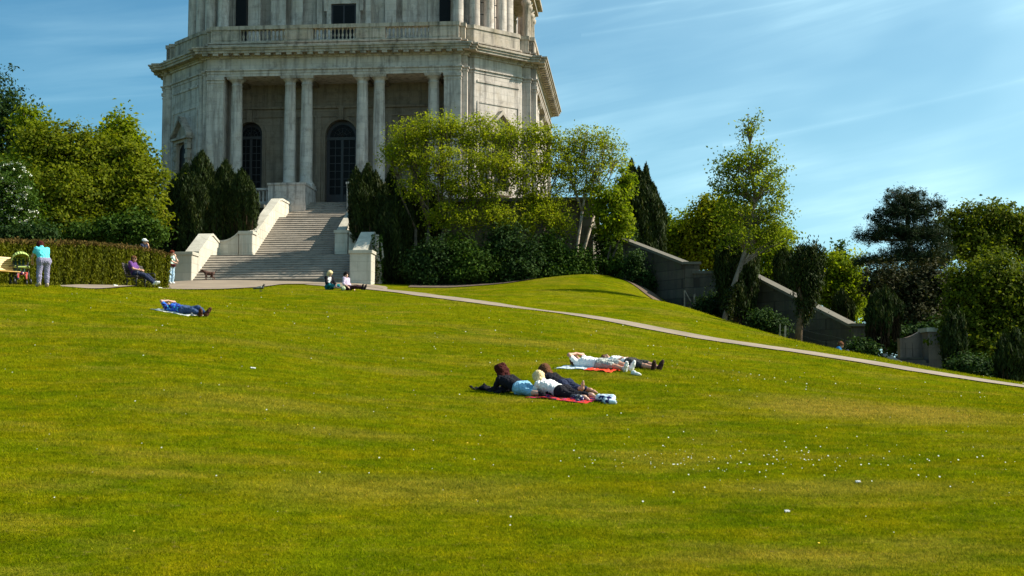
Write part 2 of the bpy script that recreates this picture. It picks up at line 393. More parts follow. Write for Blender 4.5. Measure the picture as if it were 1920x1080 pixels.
M_BLD = stone('memorial_stone', (0.565, 0.49, 0.44), (0.105, 0.085, 0.075), 0.92, 0.42, 1.05, 0.42, warm=(0.40, 0.31, 0.22))
M_TRIM = stone('weathered_trim_stone', (0.47, 0.395, 0.33), (0.07, 0.06, 0.05), 1.0, 0.6, 1.6, 0.15, warm=(0.34, 0.25, 0.15), lichen=0.3)
M_SHADE = stone('recess_shade_stone', (0.27, 0.215, 0.165), (0.06, 0.048, 0.037), 0.8, 0.42, 1.05, 0.42, warm=(0.21, 0.15, 0.10))  # portico recess stone: shade of the recess put into a darker, browner colour
M_STEP = stone('step_stone', (0.30, 0.255, 0.21), (0.09, 0.08, 0.07), 0.6, 0.157, 1.7, 0.2)
M_PAR = stone('parapet_stone', (0.58, 0.535, 0.45), (0.26, 0.22, 0.165), 0.45, 0.5, 1.1, 0.5)
M_TER = stone('terrace_stone', (0.16, 0.135, 0.10), (0.05, 0.045, 0.036), 0.7, 0.45, 0.9, 0.8, lichen=0.4, blkv=0.2, mort=0.018)
M_GW = stone('garden_wall_stone', (0.105, 0.085, 0.066), (0.035, 0.033, 0.028), 0.7, 0.5, 1.0, 0.95, lichen=0.35, blkv=0.28, mort=0.02)
M_GC = stone('garden_coping_stone', (0.17, 0.15, 0.12), (0.09, 0.085, 0.07), 0.6, 5, 1.2, 0.4)
M_DARK = plain('dark_doorway', (0.012, 0.011, 0.014), 0.5, 0.2)
M_WOOD = plain('door_wood', (0.02, 0.012, 0.014), 0.45, 0.3, 4)
M_GLASS = plain('dark_glass', (0.006, 0.006, 0.007), 0.45, 0.2, 2); M_GLASS.node_tree.nodes['Principled BSDF'].inputs['Specular IOR Level'].default_value = 0.12
M_LAWN = lawn_mat()
M_PATH = plain('path_tarmac', (0.25, 0.19, 0.135), 0.9, 0.2, 0.8, bump=0.3)
M_KERB = plain('path_edging', (0.36, 0.31, 0.21), 0.9, 0.2, 6)
# ------------------------------------------------------------------ ground
def lawn():
    xs = np.concatenate([[-2500, -1200, -600, -300, -160, -100, -70], np.arange(-50, 50.1, 0.6), [60, 80, 110, 170, 300, 600, 1200, 2500]])
    ys = np.concatenate([[-300, -100, -40], np.arange(-12, 8, 2.0), np.arange(8, 100.1, 0.5), [104, 112, 125, 150, 200, 300, 500, 1000, 2500]])
    X, Y = np.meshgrid(xs, ys, indexing='ij')
    Z = height(X.ravel(), Y.ravel()).reshape(X.shape)
    V = np.stack([X, Y, Z], -1).reshape(-1, 3); nx, ny = X.shape
    i, j = np.meshgrid(np.arange(nx - 1), np.arange(ny - 1), indexing='ij'); i = i.ravel(); j = j.ravel()
    F = np.stack([i * ny + j, (i + 1) * ny + j, (i + 1) * ny + j + 1, i * ny + j + 1], 1)
    o = np_mesh('lawn', V, F, M_LAWN, smooth=True); tag(o, kind='structure')
lawn()
def ribbon(name, left, right, mat, dz, step=0.5, cross=6):
    """draped strip between two world polylines given as lists of (x,y) with equal length"""
    L_ = []; R_ = []
    for k in range(len(left) - 1):
        a0, a1, b0, b1 = (np.array(p[:2], float) for p in (left[k], left[k + 1], right[k], right[k + 1]))
        m = max(2, int(np.linalg.norm(a1 - a0) / step))
        for t in np.arange(m) / m: L_.append(a0 + (a1 - a0) * t); R_.append(b0 + (b1 - b0) * t)
    L_.append(np.array(left[-1][:2], float)); R_.append(np.array(right[-1][:2], float))
    L_ = np.array(L_); R_ = np.array(R_)
    for A in (L_, R_):
        A[1:-1] = (A[:-2] + 2 * A[1:-1] + A[2:]) / 4
        q = np.arange(len(A)); A[:, 1] += .05 * np.sin(q * 1.3) + .04 * np.sin(q * 2.9 + 1) + .03 * np.sin(q * .37) if name != 'path_edging' else 0
    t = np.linspace(0, 1, cross + 1)[None, :, None]
    G = L_[:, None, :] * (1 - t) + R_[:, None, :] * t
    n, m = G.shape[:2]; Z = height(G[..., 0].ravel(), G[..., 1].ravel()) + dz
    V = np.column_stack([G.reshape(-1, 2), Z])
    i, j = np.meshgrid(np.arange(n - 1), np.arange(m - 1), indexing='ij'); i = i.ravel(); j = j.ravel()
    F = np.stack([i * m + j, i * m + j + 1, (i + 1) * m + j + 1, (i + 1) * m + j], 1)
    return tag(np_mesh(name, V, F, mat), kind='structure')
_pc = [(700,541,66.5),(740,547,65),(800,555,62),(900,569,59.5),(1000,583,57.5),(1150,606,54.5),(1300,631,52),(1400,645.5,50.3),(1500,660,49),(1650,683,47),(1780,704,45.6),(1920,725,44.5),(2100,752,43),(2300,783,41.5)]
_pw = [tuple(at(*c)) for c in _pc]
_pn = []; _pf = []; 
for k, p in enumerate(_pw):
    a = _pw[max(k - 1, 0)]; b = _pw[min(k + 1, len(_pw) - 1)]
    d = Vector((b[0] - a[0], b[1] - a[1])).normalized(); nrm = Vector((-d.y, d.x))
    _pn.append((p[0] - nrm.x * 0.68, p[1] - nrm.y * 0.68)); _pf.append((p[0] + nrm.x * 0.68, p[1] + nrm.y * 0.68))
# junction with the forecourt
_pn = [(_pn[0][0] - 3.2, 69.6), (_pn[0][0] - 1.2, 67.8)] + _pn; _pf = [(_pf[0][0] - 3.0, 74.2), (_pf[0][0] - 0.3, 71.8)] + _pf
ribbon('path', _pn, _pf, M_PATH, 0.03)
0 and ribbon('path_edging', [(p[0], p[1]) for p in _pn], [(p[0] - 0.02, p[1] - 0.16) for p in _pn], M_KERB, 0.04, cross=1)
_fn = [tuple(at(*c)) for c in [(-150,541,45.5),(0,541.5,47),(120,540,50.5),(200,541.5,54.5),(300,543,60),(420,542.5,63),(480,540,65.5),(530,535,69.3),(665,534,71.8),(720,541,69)]]
_ff = [(0, 0), (0, 0)] + [tuple(ground(px, Y)) for px, Y in ((112, 54.5), (215, 61), (322, 75), (378, 77), (480, 76.5), (560, 76), (650, 75), (712, 70.5))]
ribbon('forecourt', _fn[2:], _ff[2:], M_PATH, 0.045, step=.25, cross=70)
# soil under the shrubs
M_SOIL = plain('bare_soil', (0.10, 0.065, 0.04), 0.95, 0.4, 2.0, bump=0.6)
_sn = [tuple(at(*c)) for c in [(765,541,72),(850,538,72),(960,532,73.5),(1060,527,76),(1100,527,76.5),(1150,529,75.5),(1200,545,72.3),(1260,567,68.5),(1310,583,66.5),(1340,592,65.8)]]
ribbon('soil', _sn, [(p[0] + dx, p[1] + dy) for p, (dx, dy) in zip(_sn, [(0,6),(0,6),(0,6),(0,6),(.3,3),(.8,1.6),(1.0,1.1),(.9,.8),(.7,.6),(.3,.25)])], M_SOIL, 0.035, cross=5)

# ------------------------------------------------------------------ memorial building
BX, BY = at(622, 380, 88).x, 88.0
TH = math.radians(-5)
FR = Matrix.Translation((BX, BY, 0)) @ Matrix.Rotation(TH, 4, 'Z')
def ZL(py): return at(622, py, 88).z
def W(x, y, z=0): return FR @ Vector((x, y, z))
H_, C_ = 8.17, 12.6
Z0 = 5.0; ZF = 12.05; ZCB = 13.1
ZA0, ZA1, ZF1, ZC0, ZC1, ZBC, ZB1, ZB2 = ZL(140), ZL(127), ZL(106), ZL(101), ZL(88), ZL(75), ZL(51), ZL(44)
def rot4(q):
    out = []
    for k in range(4):
        for (a, b) in q:
            for _ in range(k): a, b = -b, a
            out.append((a, b + C_))
    return out
# quarter outline going counter clockwise, relative to the centre (front side = -y)
_q = [(H_, -C_), (H_, -C_ + .35), (H_ + .35, -C_ + .35), (H_ + .35, -C_ + .9), (H_ + .75, -C_ + .9), (C_ - .9, -H_ - .75), (C_ - .9, -H_ - .35), (C_ - .35, -H_ - .35), (C_ - .35, -H_)]
PLAN = rot4(_q + [(C_, -H_)])
_nq = len(_q) + 1
def notched(d, hw=7.1):
    out = []
    for k in range(4):
        pts = _q + [(C_, -H_), (C_, -hw), (C_ - d, -hw), (C_ - d, hw), (C_, hw)]
        for (a, b) in pts:
            for _ in range(k): a, b = -b, a
            out.append((a, b + C_))
    return out
bld = thing('memorial_building', 'grey stone memorial with a columned portico standing above the stairs', 'building', M=Matrix.Translation(W(0, C_, Z0)) @ Matrix.Rotation(TH, 4, 'Z'))
wall = MB(FR)
wall.prism(offset(PLAN, 0.15), Z0, ZF - .3); wall.prism(offset(PLAN, 0.25), ZF - .3, ZF)
wall.prism(notched(3.3), ZF, ZA0)
wall.prism(offset(PLAN, .10), ZF + .002, ZF + .9)if False else None
# string courses of the solid corners, pilaster bases and capitals
for k in range(4):
    R = FR @ Matrix.Translation((0, C_, 0)) @ Matrix.Rotation(k * math.pi / 2, 4, 'Z')
    m = MB(R)
    for s in (-1, 1):
        x0, x1 = (7.1, H_) if s > 0 else (-H_, -7.1)
        m.box(x0 - .04, x1 + .04, -C_ - .06, -C_ + .3, ZF + .003, ZF + .35)
        m.box(x0 - .03, x1 + .03, -C_ - .05, -C_ + .3, ZF + .35, ZCB)
        m.box(x0 - .05, x1 + .05, -C_ - .07, -C_ + .3, ZA0 - .22, ZA0 - .003)
        m.box(x0 - .03, x1 + .03, -C_ - .035, -C_ + .3, ZA0 - .42, ZA0 - .34)
    wall.V += m.V and []  # keep matrices separate
    b = len(wall.V); wall.V += m.V; wall.F += [[i + b for i in f] for f in m.F]; wall.S += m.S
wall.build('wall', M_BLD, bld)
# back wall of each portico with three arched openings
def arch_wall(mb, x0, x1, z0, z1, arches, y, depth, n=14):
    xs = x0
    for (cx, hw, zb, zs) in arches:
        mb.box(xs, cx - hw, y, y + depth, z0, z1)
        if zb > z0 + .01: mb.box(cx - hw, cx + hw, y, y + depth, z0, zb)
        pr = [(cx - hw * math.cos(math.pi * i / n), zs + hw * math.sin(math.pi * i / n)) for i in range(n + 1)]
        for i in range(n):
            (a, za), (b, zb_) = pr[i], pr[i + 1]
            mb.add([(a, y, za), (b, y, zb_), (b, y, z1), (a, y, z1)], [(0, 1, 2, 3)])
            mb.add([(a, y, za), (b, y, zb_), (b, y + depth, zb_), (a, y + depth, za)], [(3, 2, 1, 0)])
        # moulded surround
        sur = [(cx - (hw + .0) * 1, zb)] 
        for r0, r1, dy in ((hw, hw + .16, .05), (hw + .16, hw + .24, .09)):
            q0 = [(cx - r0, zb)] + [(cx - r0 * math.cos(math.pi * i / n), zs + r0 * math.sin(math.pi * i / n)) for i in range(n + 1)] + [(cx + r0, zb)]
            q1 = [(cx - r1, zb)] + [(cx - r1 * math.cos(math.pi * i / n), zs + r1 * math.sin(math.pi * i / n)) for i in range(n + 1)] + [(cx + r1, zb)]
            for i in range(len(q0) - 1):
                A, B, Cc, D = q0[i], q0[i + 1], q1[i + 1], q1[i]
                v = [(A[0], y - dy, A[1]), (B[0], y - dy, B[1]), (Cc[0], y - dy, Cc[1]), (D[0], y - dy, D[1]), (A[0], y + .01, A[1]), (B[0], y + .01, B[1]), (Cc[0], y + .01, Cc[1]), (D[0], y + .01, D[1])]
                mb.add(v, [(0, 1, 2, 3), (0, 4, 5, 1), (3, 2, 6, 7)])
        mb.box(cx - .17, cx + .17, y - .2, y, zs + hw - .05, zs + hw + .75)
        xs = cx + hw
    mb.box(xs, x1, y, y + depth, z0, z1)
ZSP = ZL(250); 
zarch = at(636, 224, 90.7).z; HWD = 1.05; zs = zarch - HWD
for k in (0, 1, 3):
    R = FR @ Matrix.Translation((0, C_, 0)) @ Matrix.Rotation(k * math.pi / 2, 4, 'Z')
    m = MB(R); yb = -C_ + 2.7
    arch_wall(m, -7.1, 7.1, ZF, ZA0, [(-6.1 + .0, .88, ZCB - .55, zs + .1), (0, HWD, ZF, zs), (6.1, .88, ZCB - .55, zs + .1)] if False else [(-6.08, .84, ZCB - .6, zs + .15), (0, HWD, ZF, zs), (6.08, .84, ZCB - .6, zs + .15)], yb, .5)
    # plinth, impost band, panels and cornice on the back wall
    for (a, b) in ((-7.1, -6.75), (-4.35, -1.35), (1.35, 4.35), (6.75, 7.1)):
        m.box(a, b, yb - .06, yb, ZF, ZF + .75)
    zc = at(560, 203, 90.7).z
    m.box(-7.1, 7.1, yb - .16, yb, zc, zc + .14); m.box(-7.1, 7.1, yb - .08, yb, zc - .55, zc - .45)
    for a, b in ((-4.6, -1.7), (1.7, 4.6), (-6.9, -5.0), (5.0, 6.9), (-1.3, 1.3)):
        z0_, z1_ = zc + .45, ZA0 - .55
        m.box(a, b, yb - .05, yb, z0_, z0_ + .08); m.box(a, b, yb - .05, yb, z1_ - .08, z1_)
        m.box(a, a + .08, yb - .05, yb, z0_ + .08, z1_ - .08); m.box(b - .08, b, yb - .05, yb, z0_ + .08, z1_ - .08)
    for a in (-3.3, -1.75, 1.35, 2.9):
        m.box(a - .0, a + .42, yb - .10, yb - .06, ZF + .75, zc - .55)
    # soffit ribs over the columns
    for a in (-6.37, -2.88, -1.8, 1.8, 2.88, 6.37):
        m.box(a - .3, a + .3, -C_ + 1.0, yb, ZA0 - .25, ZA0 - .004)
    m.build('portico_back_wall', M_SHADE, bld)
# columns
def column(R, cx, cy, z0, z1, r):
    m = MB(R); h = z1 - z0
    m.box(cx - r * 1.32, cx + r * 1.32, cy - r * 1.32, cy + r * 1.32, z0, z0 + .16)
    pr = [(r * 1.3, z0 + .16), (r * 1.34, z0 + .21), (r * 1.3, z0 + .27), (r * 1.1, z0 + .30), (r * 1.16, z0 + .36), (r * 1.02, z0 + .40)]
    for t in (0, .15, .33, .5, .66, .82, .93): pr.append((r * (1 - .16 * max(0, (t - .25) / .75) ** 1.4), z0 + .42 + t * (h - 1.05)))
    zt = z1 - .56
    pr += [(r * .84, zt), (r * .92, zt + .03), (r * .92, zt + .07), (r * .84, zt + .10), (r * .85, zt + .26), (r * 1.0, zt + .30), (r * 1.14, zt + .38), (r * 1.2, zt + .41)]
    m.lathe(cx, cy, pr, 24)
    m.box(cx - r * 1.28, cx + r * 1.28, cy - r * 1.28, cy + r * 1.28, z1 - .15, z1 - .07)
    m.box(cx - r * 1.36, cx + r * 1.36, cy - r * 1.36, cy + r * 1.36, z1 - .07, z1 - .003)
    return m
for k in (0, 1, 3):
    R = FR @ Matrix.Translation((0, C_, 0)) @ Matrix.Rotation(k * math.pi / 2, 4, 'Z')
    for cx in (-6.37, -2.88, -1.8, 1.8, 2.88, 6.37):
        column(R, cx, -C_ + .58, ZCB, ZA0, .40).build('column', M_BLD, bld)
    for s in (-1, 1):
        m = MB(R)
        fy = -C_ - 1.7 if k == 0 else -C_ - .02
        a, b = (1.3, 3.65) if s > 0 else (-3.65, -1.3)
        m.box(a, b, fy, -C_ + 1.15, ZF - (1.45 if k == 0 else 0), ZCB - .14); m.box(a - .05, b + .05, fy - .05, -C_ + 1.2, ZCB - .14, ZCB)
        m.build('column_pedestal', M_BLD, bld); m = MB(R)
        a, b = (5.85, 6.95) if s > 0 else (-6.95, -5.85)
        m.box(a, b, -C_ - .02, -C_ + 1.15, ZF + .003, ZCB - .14); m.box(a - .05, b + .05, -C_ - .07, -C_ + 1.2, ZCB - .14, ZCB)
        m.build('column_pedestal', M_BLD, bld)
        m = MB(R); a, b = (3.7, 5.8) if s > 0 else (-5.8, -3.7)
        m.box(a, b, -C_ + .25, -C_ + .6, ZF + .003, ZF + .16); m.box(a, b, -C_ + .22, -C_ + .63, ZCB - .16, ZCB - .02)
        n = 9
        for i in range(n):
            x = a + (i + .5) * (b - a) / n
            m.lathe(x, -C_ + .425, [(.085, ZF + .16), (.085, ZF + .2), (.045, ZF + .26), (.09, ZF + .42), (.05, ZF + .68), (.08, ZF + .84), (.08, ZCB - .16)], 8)
        m.build('balustrade', M_BLD, bld)
# entablature
e = MB(FR)
e.prism(offset(PLAN, 0.0), ZA0, ZA0 + .17); e.prism(offset(PLAN, .04), ZA0 + .17, ZA1 - .09); e.prism(offset(PLAN, .12), ZA1 - .09, ZA1)
e.prism(offset(PLAN, 0.0), ZA1, ZF1); e.prism(offset(PLAN, .12), ZF1, ZF1 + .1); 
e.build('entablature', M_BLD, bld)
c = MB(FR)
c.prism(offset(PLAN, .22), ZF1 + .1, ZC0 + .04); c.prism(offset(PLAN, .62), ZC0 + .04, ZC0 + .2); c.prism(offset(PLAN, .70), ZC0 + .2, ZC1 - .1); c.prism(offset(PLAN, .78), ZC1 - .1, ZC1)
for k in range(4):
    R = FR @ Matrix.Translation((0, C_, 0)) @ Matrix.Rotation(k * math.pi / 2, 4, 'Z')
    m = MB(R)
    for i in range(25):
        x = -8.16 + i * (16.32 / 24)
        m.box(x - .17, x + .17, -C_ - .58, -C_ - .2, ZC0 - .10, ZC0 + .038)
    b = len(c.V); c.V += m.V; c.F += [[i + b for i in f] for f in m.F]; c.S += m.S
c.build('cornice', M_TRIM, bld)
r = MB(FR); r.prism(offset(PLAN, -.02), ZC1, ZC1 + .28); r.prism(offset(PLAN, -.10), ZC1 + .28, ZBC - .1); r.prism(offset(PLAN, .0), ZBC - .1, ZBC)
r.build('blocking_course', M_TRIM, bld)
# parapet: solid round the corners, balusters in three bays of every side
sides = [_nq * k + _nq - 1 for k in range(4)]      # polygon edge index of each long side
PI_ = offset(PLAN, -.16)
p = MB(FR); p.band(PI_, 0, -.35, ZBC, ZB1, skip=sides); p.band(PI_, .06, -.41, ZB1, ZB2)
p.build('parapet', M_TRIM, bld)
for k in range(4):
    R = FR @ Matrix.Translation((0, C_, 0)) @ Matrix.Rotation(k * math.pi / 2, 4, 'Z')
    bays = [(-6.05, -3.2), (-1.35, 1.4), (3.3, 6.1)]
    y0, y1 = -C_ + .16, -C_ + .51
    xs = -H_ + .16
    for a, b in bays + [(H_ - .16, None)]:
        m = MB(R); m.box(xs, a, y0, y1, ZBC, ZB1 - .002); m.box(xs + .25, a - .2, y0 - .03, y0 + .01, ZBC + .15, ZB1 - .12); xs = b
        m.build('parapet_panel', M_TRIM, bld)
    for a, b in bays:
        m = MB(R); n = 11
        m.box(a, b, y0 + .02, y1 - .02, ZBC, ZBC + .1)
        for i in range(n):
            x = a + (i + .5) * (b - a) / n; z = ZBC + .1; hh = ZB1 - z
            m.lathe(x, (y0 + y1) / 2, [(.085, z), (.085, z + .06), (.04, z + .1), (.095, z + .28), (.05, z + hh * .6), (.045, z + hh * .8), (.085, ZB1 - .06), (.085, ZB1)], 8)
        m.build('balustrade', M_TRIM, bld)
# upper storey
ZU1 = ZL(-190)
UP = []
for k in range(4):
    for (a, b) in [(6.5, -9.4), (6.5, -8.6), (8.6, -6.5)]:
        for _ in range(k): a, b = -b, a
        UP.append((a, b + C_))
u = MB(FR)
u.prism(UP, ZC1, ZU1)
wz = ZL(8) * 0 + at(641, 8, 91.2).z; wx = .84
u.build('upper_wall', M_BLD, bld)
for k in (0, 1, 3):
    R = FR @ Matrix.Translation((0, C_, 0)) @ Matrix.Rotation(k * math.pi / 2, 4, 'Z')
    m = MB(R); y = -9.4
    for s in (-1, 1):      # flat pilasters, door frame and side panels
        for a, b, dy in ((5.6, 6.5, .12), (2.75, 3.5, .10), (1.45, 1.8, .08), (3.9, 4.9, .05)):
            if s < 0: a, b = -b, -a
            m.box(a, b, y - dy, y, ZB1 - .4, ZU1)
        a, b = (wx, wx + .28) if s > 0 else (-wx - .28, -wx)
        m.box(a, b, y - .16, y, ZB1 - .4, wz + .28)
        a, b = (wx + .28, wx + .46) if s > 0 else (-wx - .46, -wx - .28)
        m.box(a, b, y - .22, y, wz - .5, wz + .45)
    m.box(-wx, wx, y - .16, y, wz, wz + .28); m.box(-wx - .5, wx + .5, y - .3, y, wz + .45, wz + .62)
    m.box(-5.6, 5.6, y - .04, y, wz + 1.3, wz + 1.5)
    m.build('pilaster_order', M_BLD, bld)
    d = MB(R); d.box(-wx, wx, y - .03, y, ZBC, wz); dd = d.build('upper_door', M_WOOD, bld)
    g = MB(R); g.box(-wx + .12, -.05, y - .05, y - .03, ZBC + .8, wz - .1); g.box(.05, wx - .12, y - .05, y - .03, ZBC + .8, wz - .1); g.build('glass', M_GLASS, dd)
# corner towers: piers and free columns set along the diagonals
for k in range(4):
    R = FR @ Matrix.Translation((0, C_, 0)) @ Matrix.Rotation(k * math.pi / 2, 4, 'Z')
    m = MB(R)
    for sx in (-1, 1):
        d_ = MB(R); d_.box(sx * 6.42, sx * 7.12, -10.0, -9.3, ZBC, ZU1 - .6); d_.build('slit_window', M_GLASS, bld)
    m.prism([(7.14, -9.9), (8.0, -9.75), (9.75, -8.0), (9.9, -6.9), (8.2, -6.0), (6.0, -8.2)], ZC1, ZU1)
    m.box(6.9, 11.3, -9.3, -5.0, ZC1, ZC1 + .5) if False else None
    m.build('corner_tower', M_BLD, bld)
    for (cx, cy, rr) in [(7.75, -10.7, .36), (8.75, -10.3, .36), (9.6, -9.55, .36), (10.35, -8.7, .36), (10.7, -7.75, .36)]:
        m = MB(R)
        m.box(cx - rr * 1.3, cx + rr * 1.3, cy - rr * 1.3, cy + rr * 1.3, ZC1, ZB1 - .1)
        m.lathe(cx, cy, [(rr * 1.25, ZB1 - .1), (rr * 1.3, ZB1 - .02), (rr * 1.05, ZB1 + .1), (rr, ZB1 + .16), (rr * .9, ZU1)], 18)
        m.build('column', M_BLD, bld)
    for (cx, cy) in [(9.05, -9.95), (10.0, -9.0)] if k == 0 else []:
        for z in np.arange(ZB2 + .3, ZU1 - .5, .8): m = MB(R); m.tube([(cx - .3, cy - .25, z), (cx + .35, cy + .35, z + .04)], .03, 5); m.build('iron_tie', M_DARK, bld)
# side aedicules standing in the middle of the side fronts
for sx in (-1, 1):
    R = FR @ Matrix.Translation((0, C_, 0)) @ Matrix.Rotation(sx * math.pi / 2, 4, 'Z')
    zt = at(1000, 22, 101.0).z; b_, c_ = -11.5, -10.1
    m = MB(R); m.box(-2.9, 2.9, b_ - .5, c_ + .6, zt, zt + .4); m.box(-3.1, 3.1, b_ - .8, c_ + .7, zt + .4, zt + .65); m.box(-2.5, 2.5, b_, c_ + .5, zt + .65, zt + 3.4)
    ae = m.build('side_aedicule', M_TRIM, bld)
    for a in (-2.5, -1.0, 1.0, 2.5):
        for b in (b_, c_):
            m = MB(R); m.lathe(a, b, [(.33, ZBC), (.33, ZB1), (.27, ZB1 + .1), (.24, zt - .7), (.34, zt - .6), (.36, zt - .35), (.24, zt - .3), (.38, zt - .1), (.38, zt)], 14); m.build('column', M_TRIM, ae)
# upper cornice, drum and dome (above the picture, it shades the rest)
t = MB(FR); t.prism(offset(UP, 1.1), ZU1, ZU1 + .7); t.prism(offset(UP, 1.7), ZU1 + .7, ZU1 + 1.3); t.prism(offset(UP, 0.2), ZU1 + 1.3, ZU1 + 2.4)
t.lathe(0, C_, [(8.2, ZU1 + 2.4), (8.2, ZU1 + 6.2), (8.8, ZU1 + 6.5), (8.8, ZU1 + 7)], 40)
t.build('upper_cornice', M_BLD, bld)
dm = MB(FR); dm.lathe(0, C_, [(7.9 * math.cos(a), ZU1 + 7 + 7.5 * math.sin(a)) for a in np.linspace(0, 1.35, 12)] + [(1.7, ZU1 + 15.4), (1.7, ZU1 + 18), (.3, ZU1 + 19.6), (.05, ZU1 + 21)], 40)
dm.build('dome', plain('copper_dome', (.16, .26, .22), .6, .3, 2), bld)
# doors in the portico
def arched_leaf(R, cx, hw, zb, zs, yb, door):
    n = 14
    m = MB(R)
    poly = [(cx - hw, zb)] + [(cx - hw * math.cos(math.pi * i / n), zs + hw * math.sin(math.pi * i / n)) for i in range(n + 1)] + [(cx + hw, zb)]
    m.exty(poly, yb + .40, yb + .55); d = m.build('door' if door else 'arched_window', M_WOOD, bld)
    g = MB(R); y = yb + .385; inner = hw - .22
    if door:
        g.box(cx - inner, cx - .09, y, y + .014, zb + .95, zs - .25); g.box(cx + .09, cx + inner, y, y + .014, zb + .95, zs - .25)
    else: g.box(cx - inner, cx + inner, y, y + .014, zb + .3, zs - .25)
    g.exty([(cx - inner, zs - .05)] + [(cx - inner * math.cos(math.pi * i / n), zs - .05 + inner * math.sin(math.pi * i / n)) for i in range(1, n)] + [(cx + inner, zs - .05)], y, y + .014)
    g.build('glass', M_GLASS, d)
    b = MB(R); y2 = y - .03
    for i in range(1, 7):
        z = zb + .95 + (zs - .25 - zb - .95) * i / 7; b.box(cx - inner, cx - .09, y2, y - .002, z - .02, z + .02); b.box(cx + .09, cx + inner, y2, y - .002, z - .02, z + .02)
    for s in (-1, 1):
        xm = cx + s * (inner + .09) / 2; b.box(xm - .018, xm + .018, y2 - .003, y - .002, zb + .95, zs - .25)
    b.box(cx - .085, cx + .085, y2 - .03, y, zb + .05, zs - .2); b.box(cx - hw + .02, cx + hw - .02, y2 - .03, y, zs - .25, zs - .06)
    for j in range(1, 6):
        a = math.pi * j / 6; b.tube([(cx, y - .02, zs - .04), (cx + inner * math.cos(a), y - .02, zs - .04 + inner * math.sin(a))], .018, 5)
    for rr in (inner * .35, inner * .68): b.tube([(cx + rr * math.cos(math.pi * q / 12), y - .02, zs - .04 + rr * math.sin(math.pi * q / 12)) for q in range(13)], .018, 5)
    b.build('glazing_bars', plain('iron_paint', (.028, .026, .028), .5, .1) if 'iron_paint' not in bpy.data.materials else bpy.data.materials['iron_paint'], d)
for k in (0, 1, 3):
    R = FR @ Matrix.Translation((0, C_, 0)) @ Matrix.Rotation(k * math.pi / 2, 4, 'Z')
    arched_leaf(R, 0, HWD, ZF + .01, zs, -C_ + 2.7, True)
    for cx in (-6.08, 6.08): arched_leaf(R, cx, .84, ZCB - .6, zs + .15, -C_ + 2.7, False)
# pedimented niches of the diagonal corners
for k in range(4):
    R = FR @ Matrix.Translation((0, C_, 0)) @ Matrix.Rotation(k * math.pi / 2 - math.pi / 4 + math.pi / 2, 4, 'Z')
    # diagonal face lies at distance dd from the centre along local -y
    dd = (H_ + .75 + C_ - .9) / math.sqrt(2)
    m = MB(R); z1 = at(340, 262, 91).z; za = at(340, 222, 91).z; z0n = ZF + .9
    for s in (-1, 1):
        a, b = (.62, .92) if s > 0 else (-.92, -.62)
        m.box(a, b, -dd - .28, -dd, z0n, z1 - .35); m.box(a - .04, b + .04, -dd - .34, -dd, z1 - .35, z1 - .2)
    m.box(-1.0, 1.0, -dd - .32, -dd, z1 - .2, z1 - .02); m.box(-1.15, 1.15, -dd - .5, -dd, z1 - .02, z1 + .12)
    for s in (-1, 1):
        q = [(s * 1.18, z1 + .12), (s * 1.18, z1 + .32), (0, za + .12), (0, za - .14)]
        if s > 0: q = q[::-1]
        m.exty(q, -dd - .5, -dd)
    m.exty([(-1.0, z1 + .12), (1.0, z1 + .12), (0, za - .15)], -dd - .2, -dd)
    m.box(-.95, .95, -dd - .35, -dd, z0n - .25, z0n)
    for zz in np.arange(z0n + .5, z1 - .6, .62): m.box(-1.02, -.6, -dd - .33, -dd, zz, zz + .3); m.box(.6, 1.02, -dd - .33, -dd, zz, zz + .3)
    nn = m.build('niche_surround', M_TRIM, bld)
    g = MB(R); g.exty([(-.6, z0n)] + [(-.6 * math.cos(math.pi * i / 10), z1 - .85 + .6 * math.sin(math.pi * i / 10)) for i in range(11)] + [(.6, z0n)], -dd - .05, -dd); g.build('niche_window', M_GLASS, nn)
    # corner panel mouldings over the niche
    m = MB(R); hw = 1.75
    za2, zb2 = za + .5, ZA0 - .4
    m.box(-hw, hw, -dd - .04, -dd, za2, za2 + .1); m.box(-hw, hw, -dd - .06, -dd, zb2, zb2 + .14)
    m.box(-hw, -hw + .12, -dd - .05, -dd, ZF + .9, za2); m.box(hw - .12, hw, -dd - .05, -dd, ZF + .9, za2)
    m.build('wall_moulding', M_BLD, bld)

# ------------------------------------------------------------------ grand staircase
ZS = 5.9; RI = .157
st = thing('staircase', 'wide pale stone staircase climbing from the forecourt to the memorial door', 'staircase', M=Matrix.Translation(W(0, -14.5, ZS)) @ Matrix.Rotation(TH, 4, 'Z'))
def flight(name, x0, x1, y0, n, z0, yend, mat=M_STEP):
    m = MB(FR); tr = .3; pr = [(y0, z0 - 1.2)]
    for i in range(n):
        y = y0 + i * tr; z = z0 + (i + 1) * RI
        pr += [(y, z - .045), (y - .03, z - .04), (y - .03, z)]
    pr += [(yend, z0 + n * RI)]
    v = [(x0, a, b) for a, b in pr] + [(x1, a, b) for a, b in pr]; k = len(pr)
    m.add(v, [[i, i + 1, k + i + 1, k + i][::-1] for i in range(k - 1)])
    for i in range(n):      # end faces of each step
        y = y0 + i * tr; z = z0 + (i + 1) * RI
        for x in (x0, x1): m.add([(x, y, z0 - 1.2), (x, yend, z0 - 1.2), (x, yend, z), (x, y, z)], [[0, 1, 2, 3]]) if i == n - 1 else None
    return m.build(name, mat, st)
flight('lower_flight', -4.2, 4.2, -14.5, 11, ZS, -9.6); ZL1 = ZS + 11 * RI
flight('middle_flight', -2.27, 2.38, -9.7, 19, ZL1, -2.7); ZL2 = ZL1 + 19 * RI
flight('upper_flight', -2.27, 2.38, -2.8, 9, ZL2, .2)
mm = MB(FR); mm.box(-4.2, -2.6, -9.72, -9.4, ZL1 - 1, ZL1 + .0) if False else None
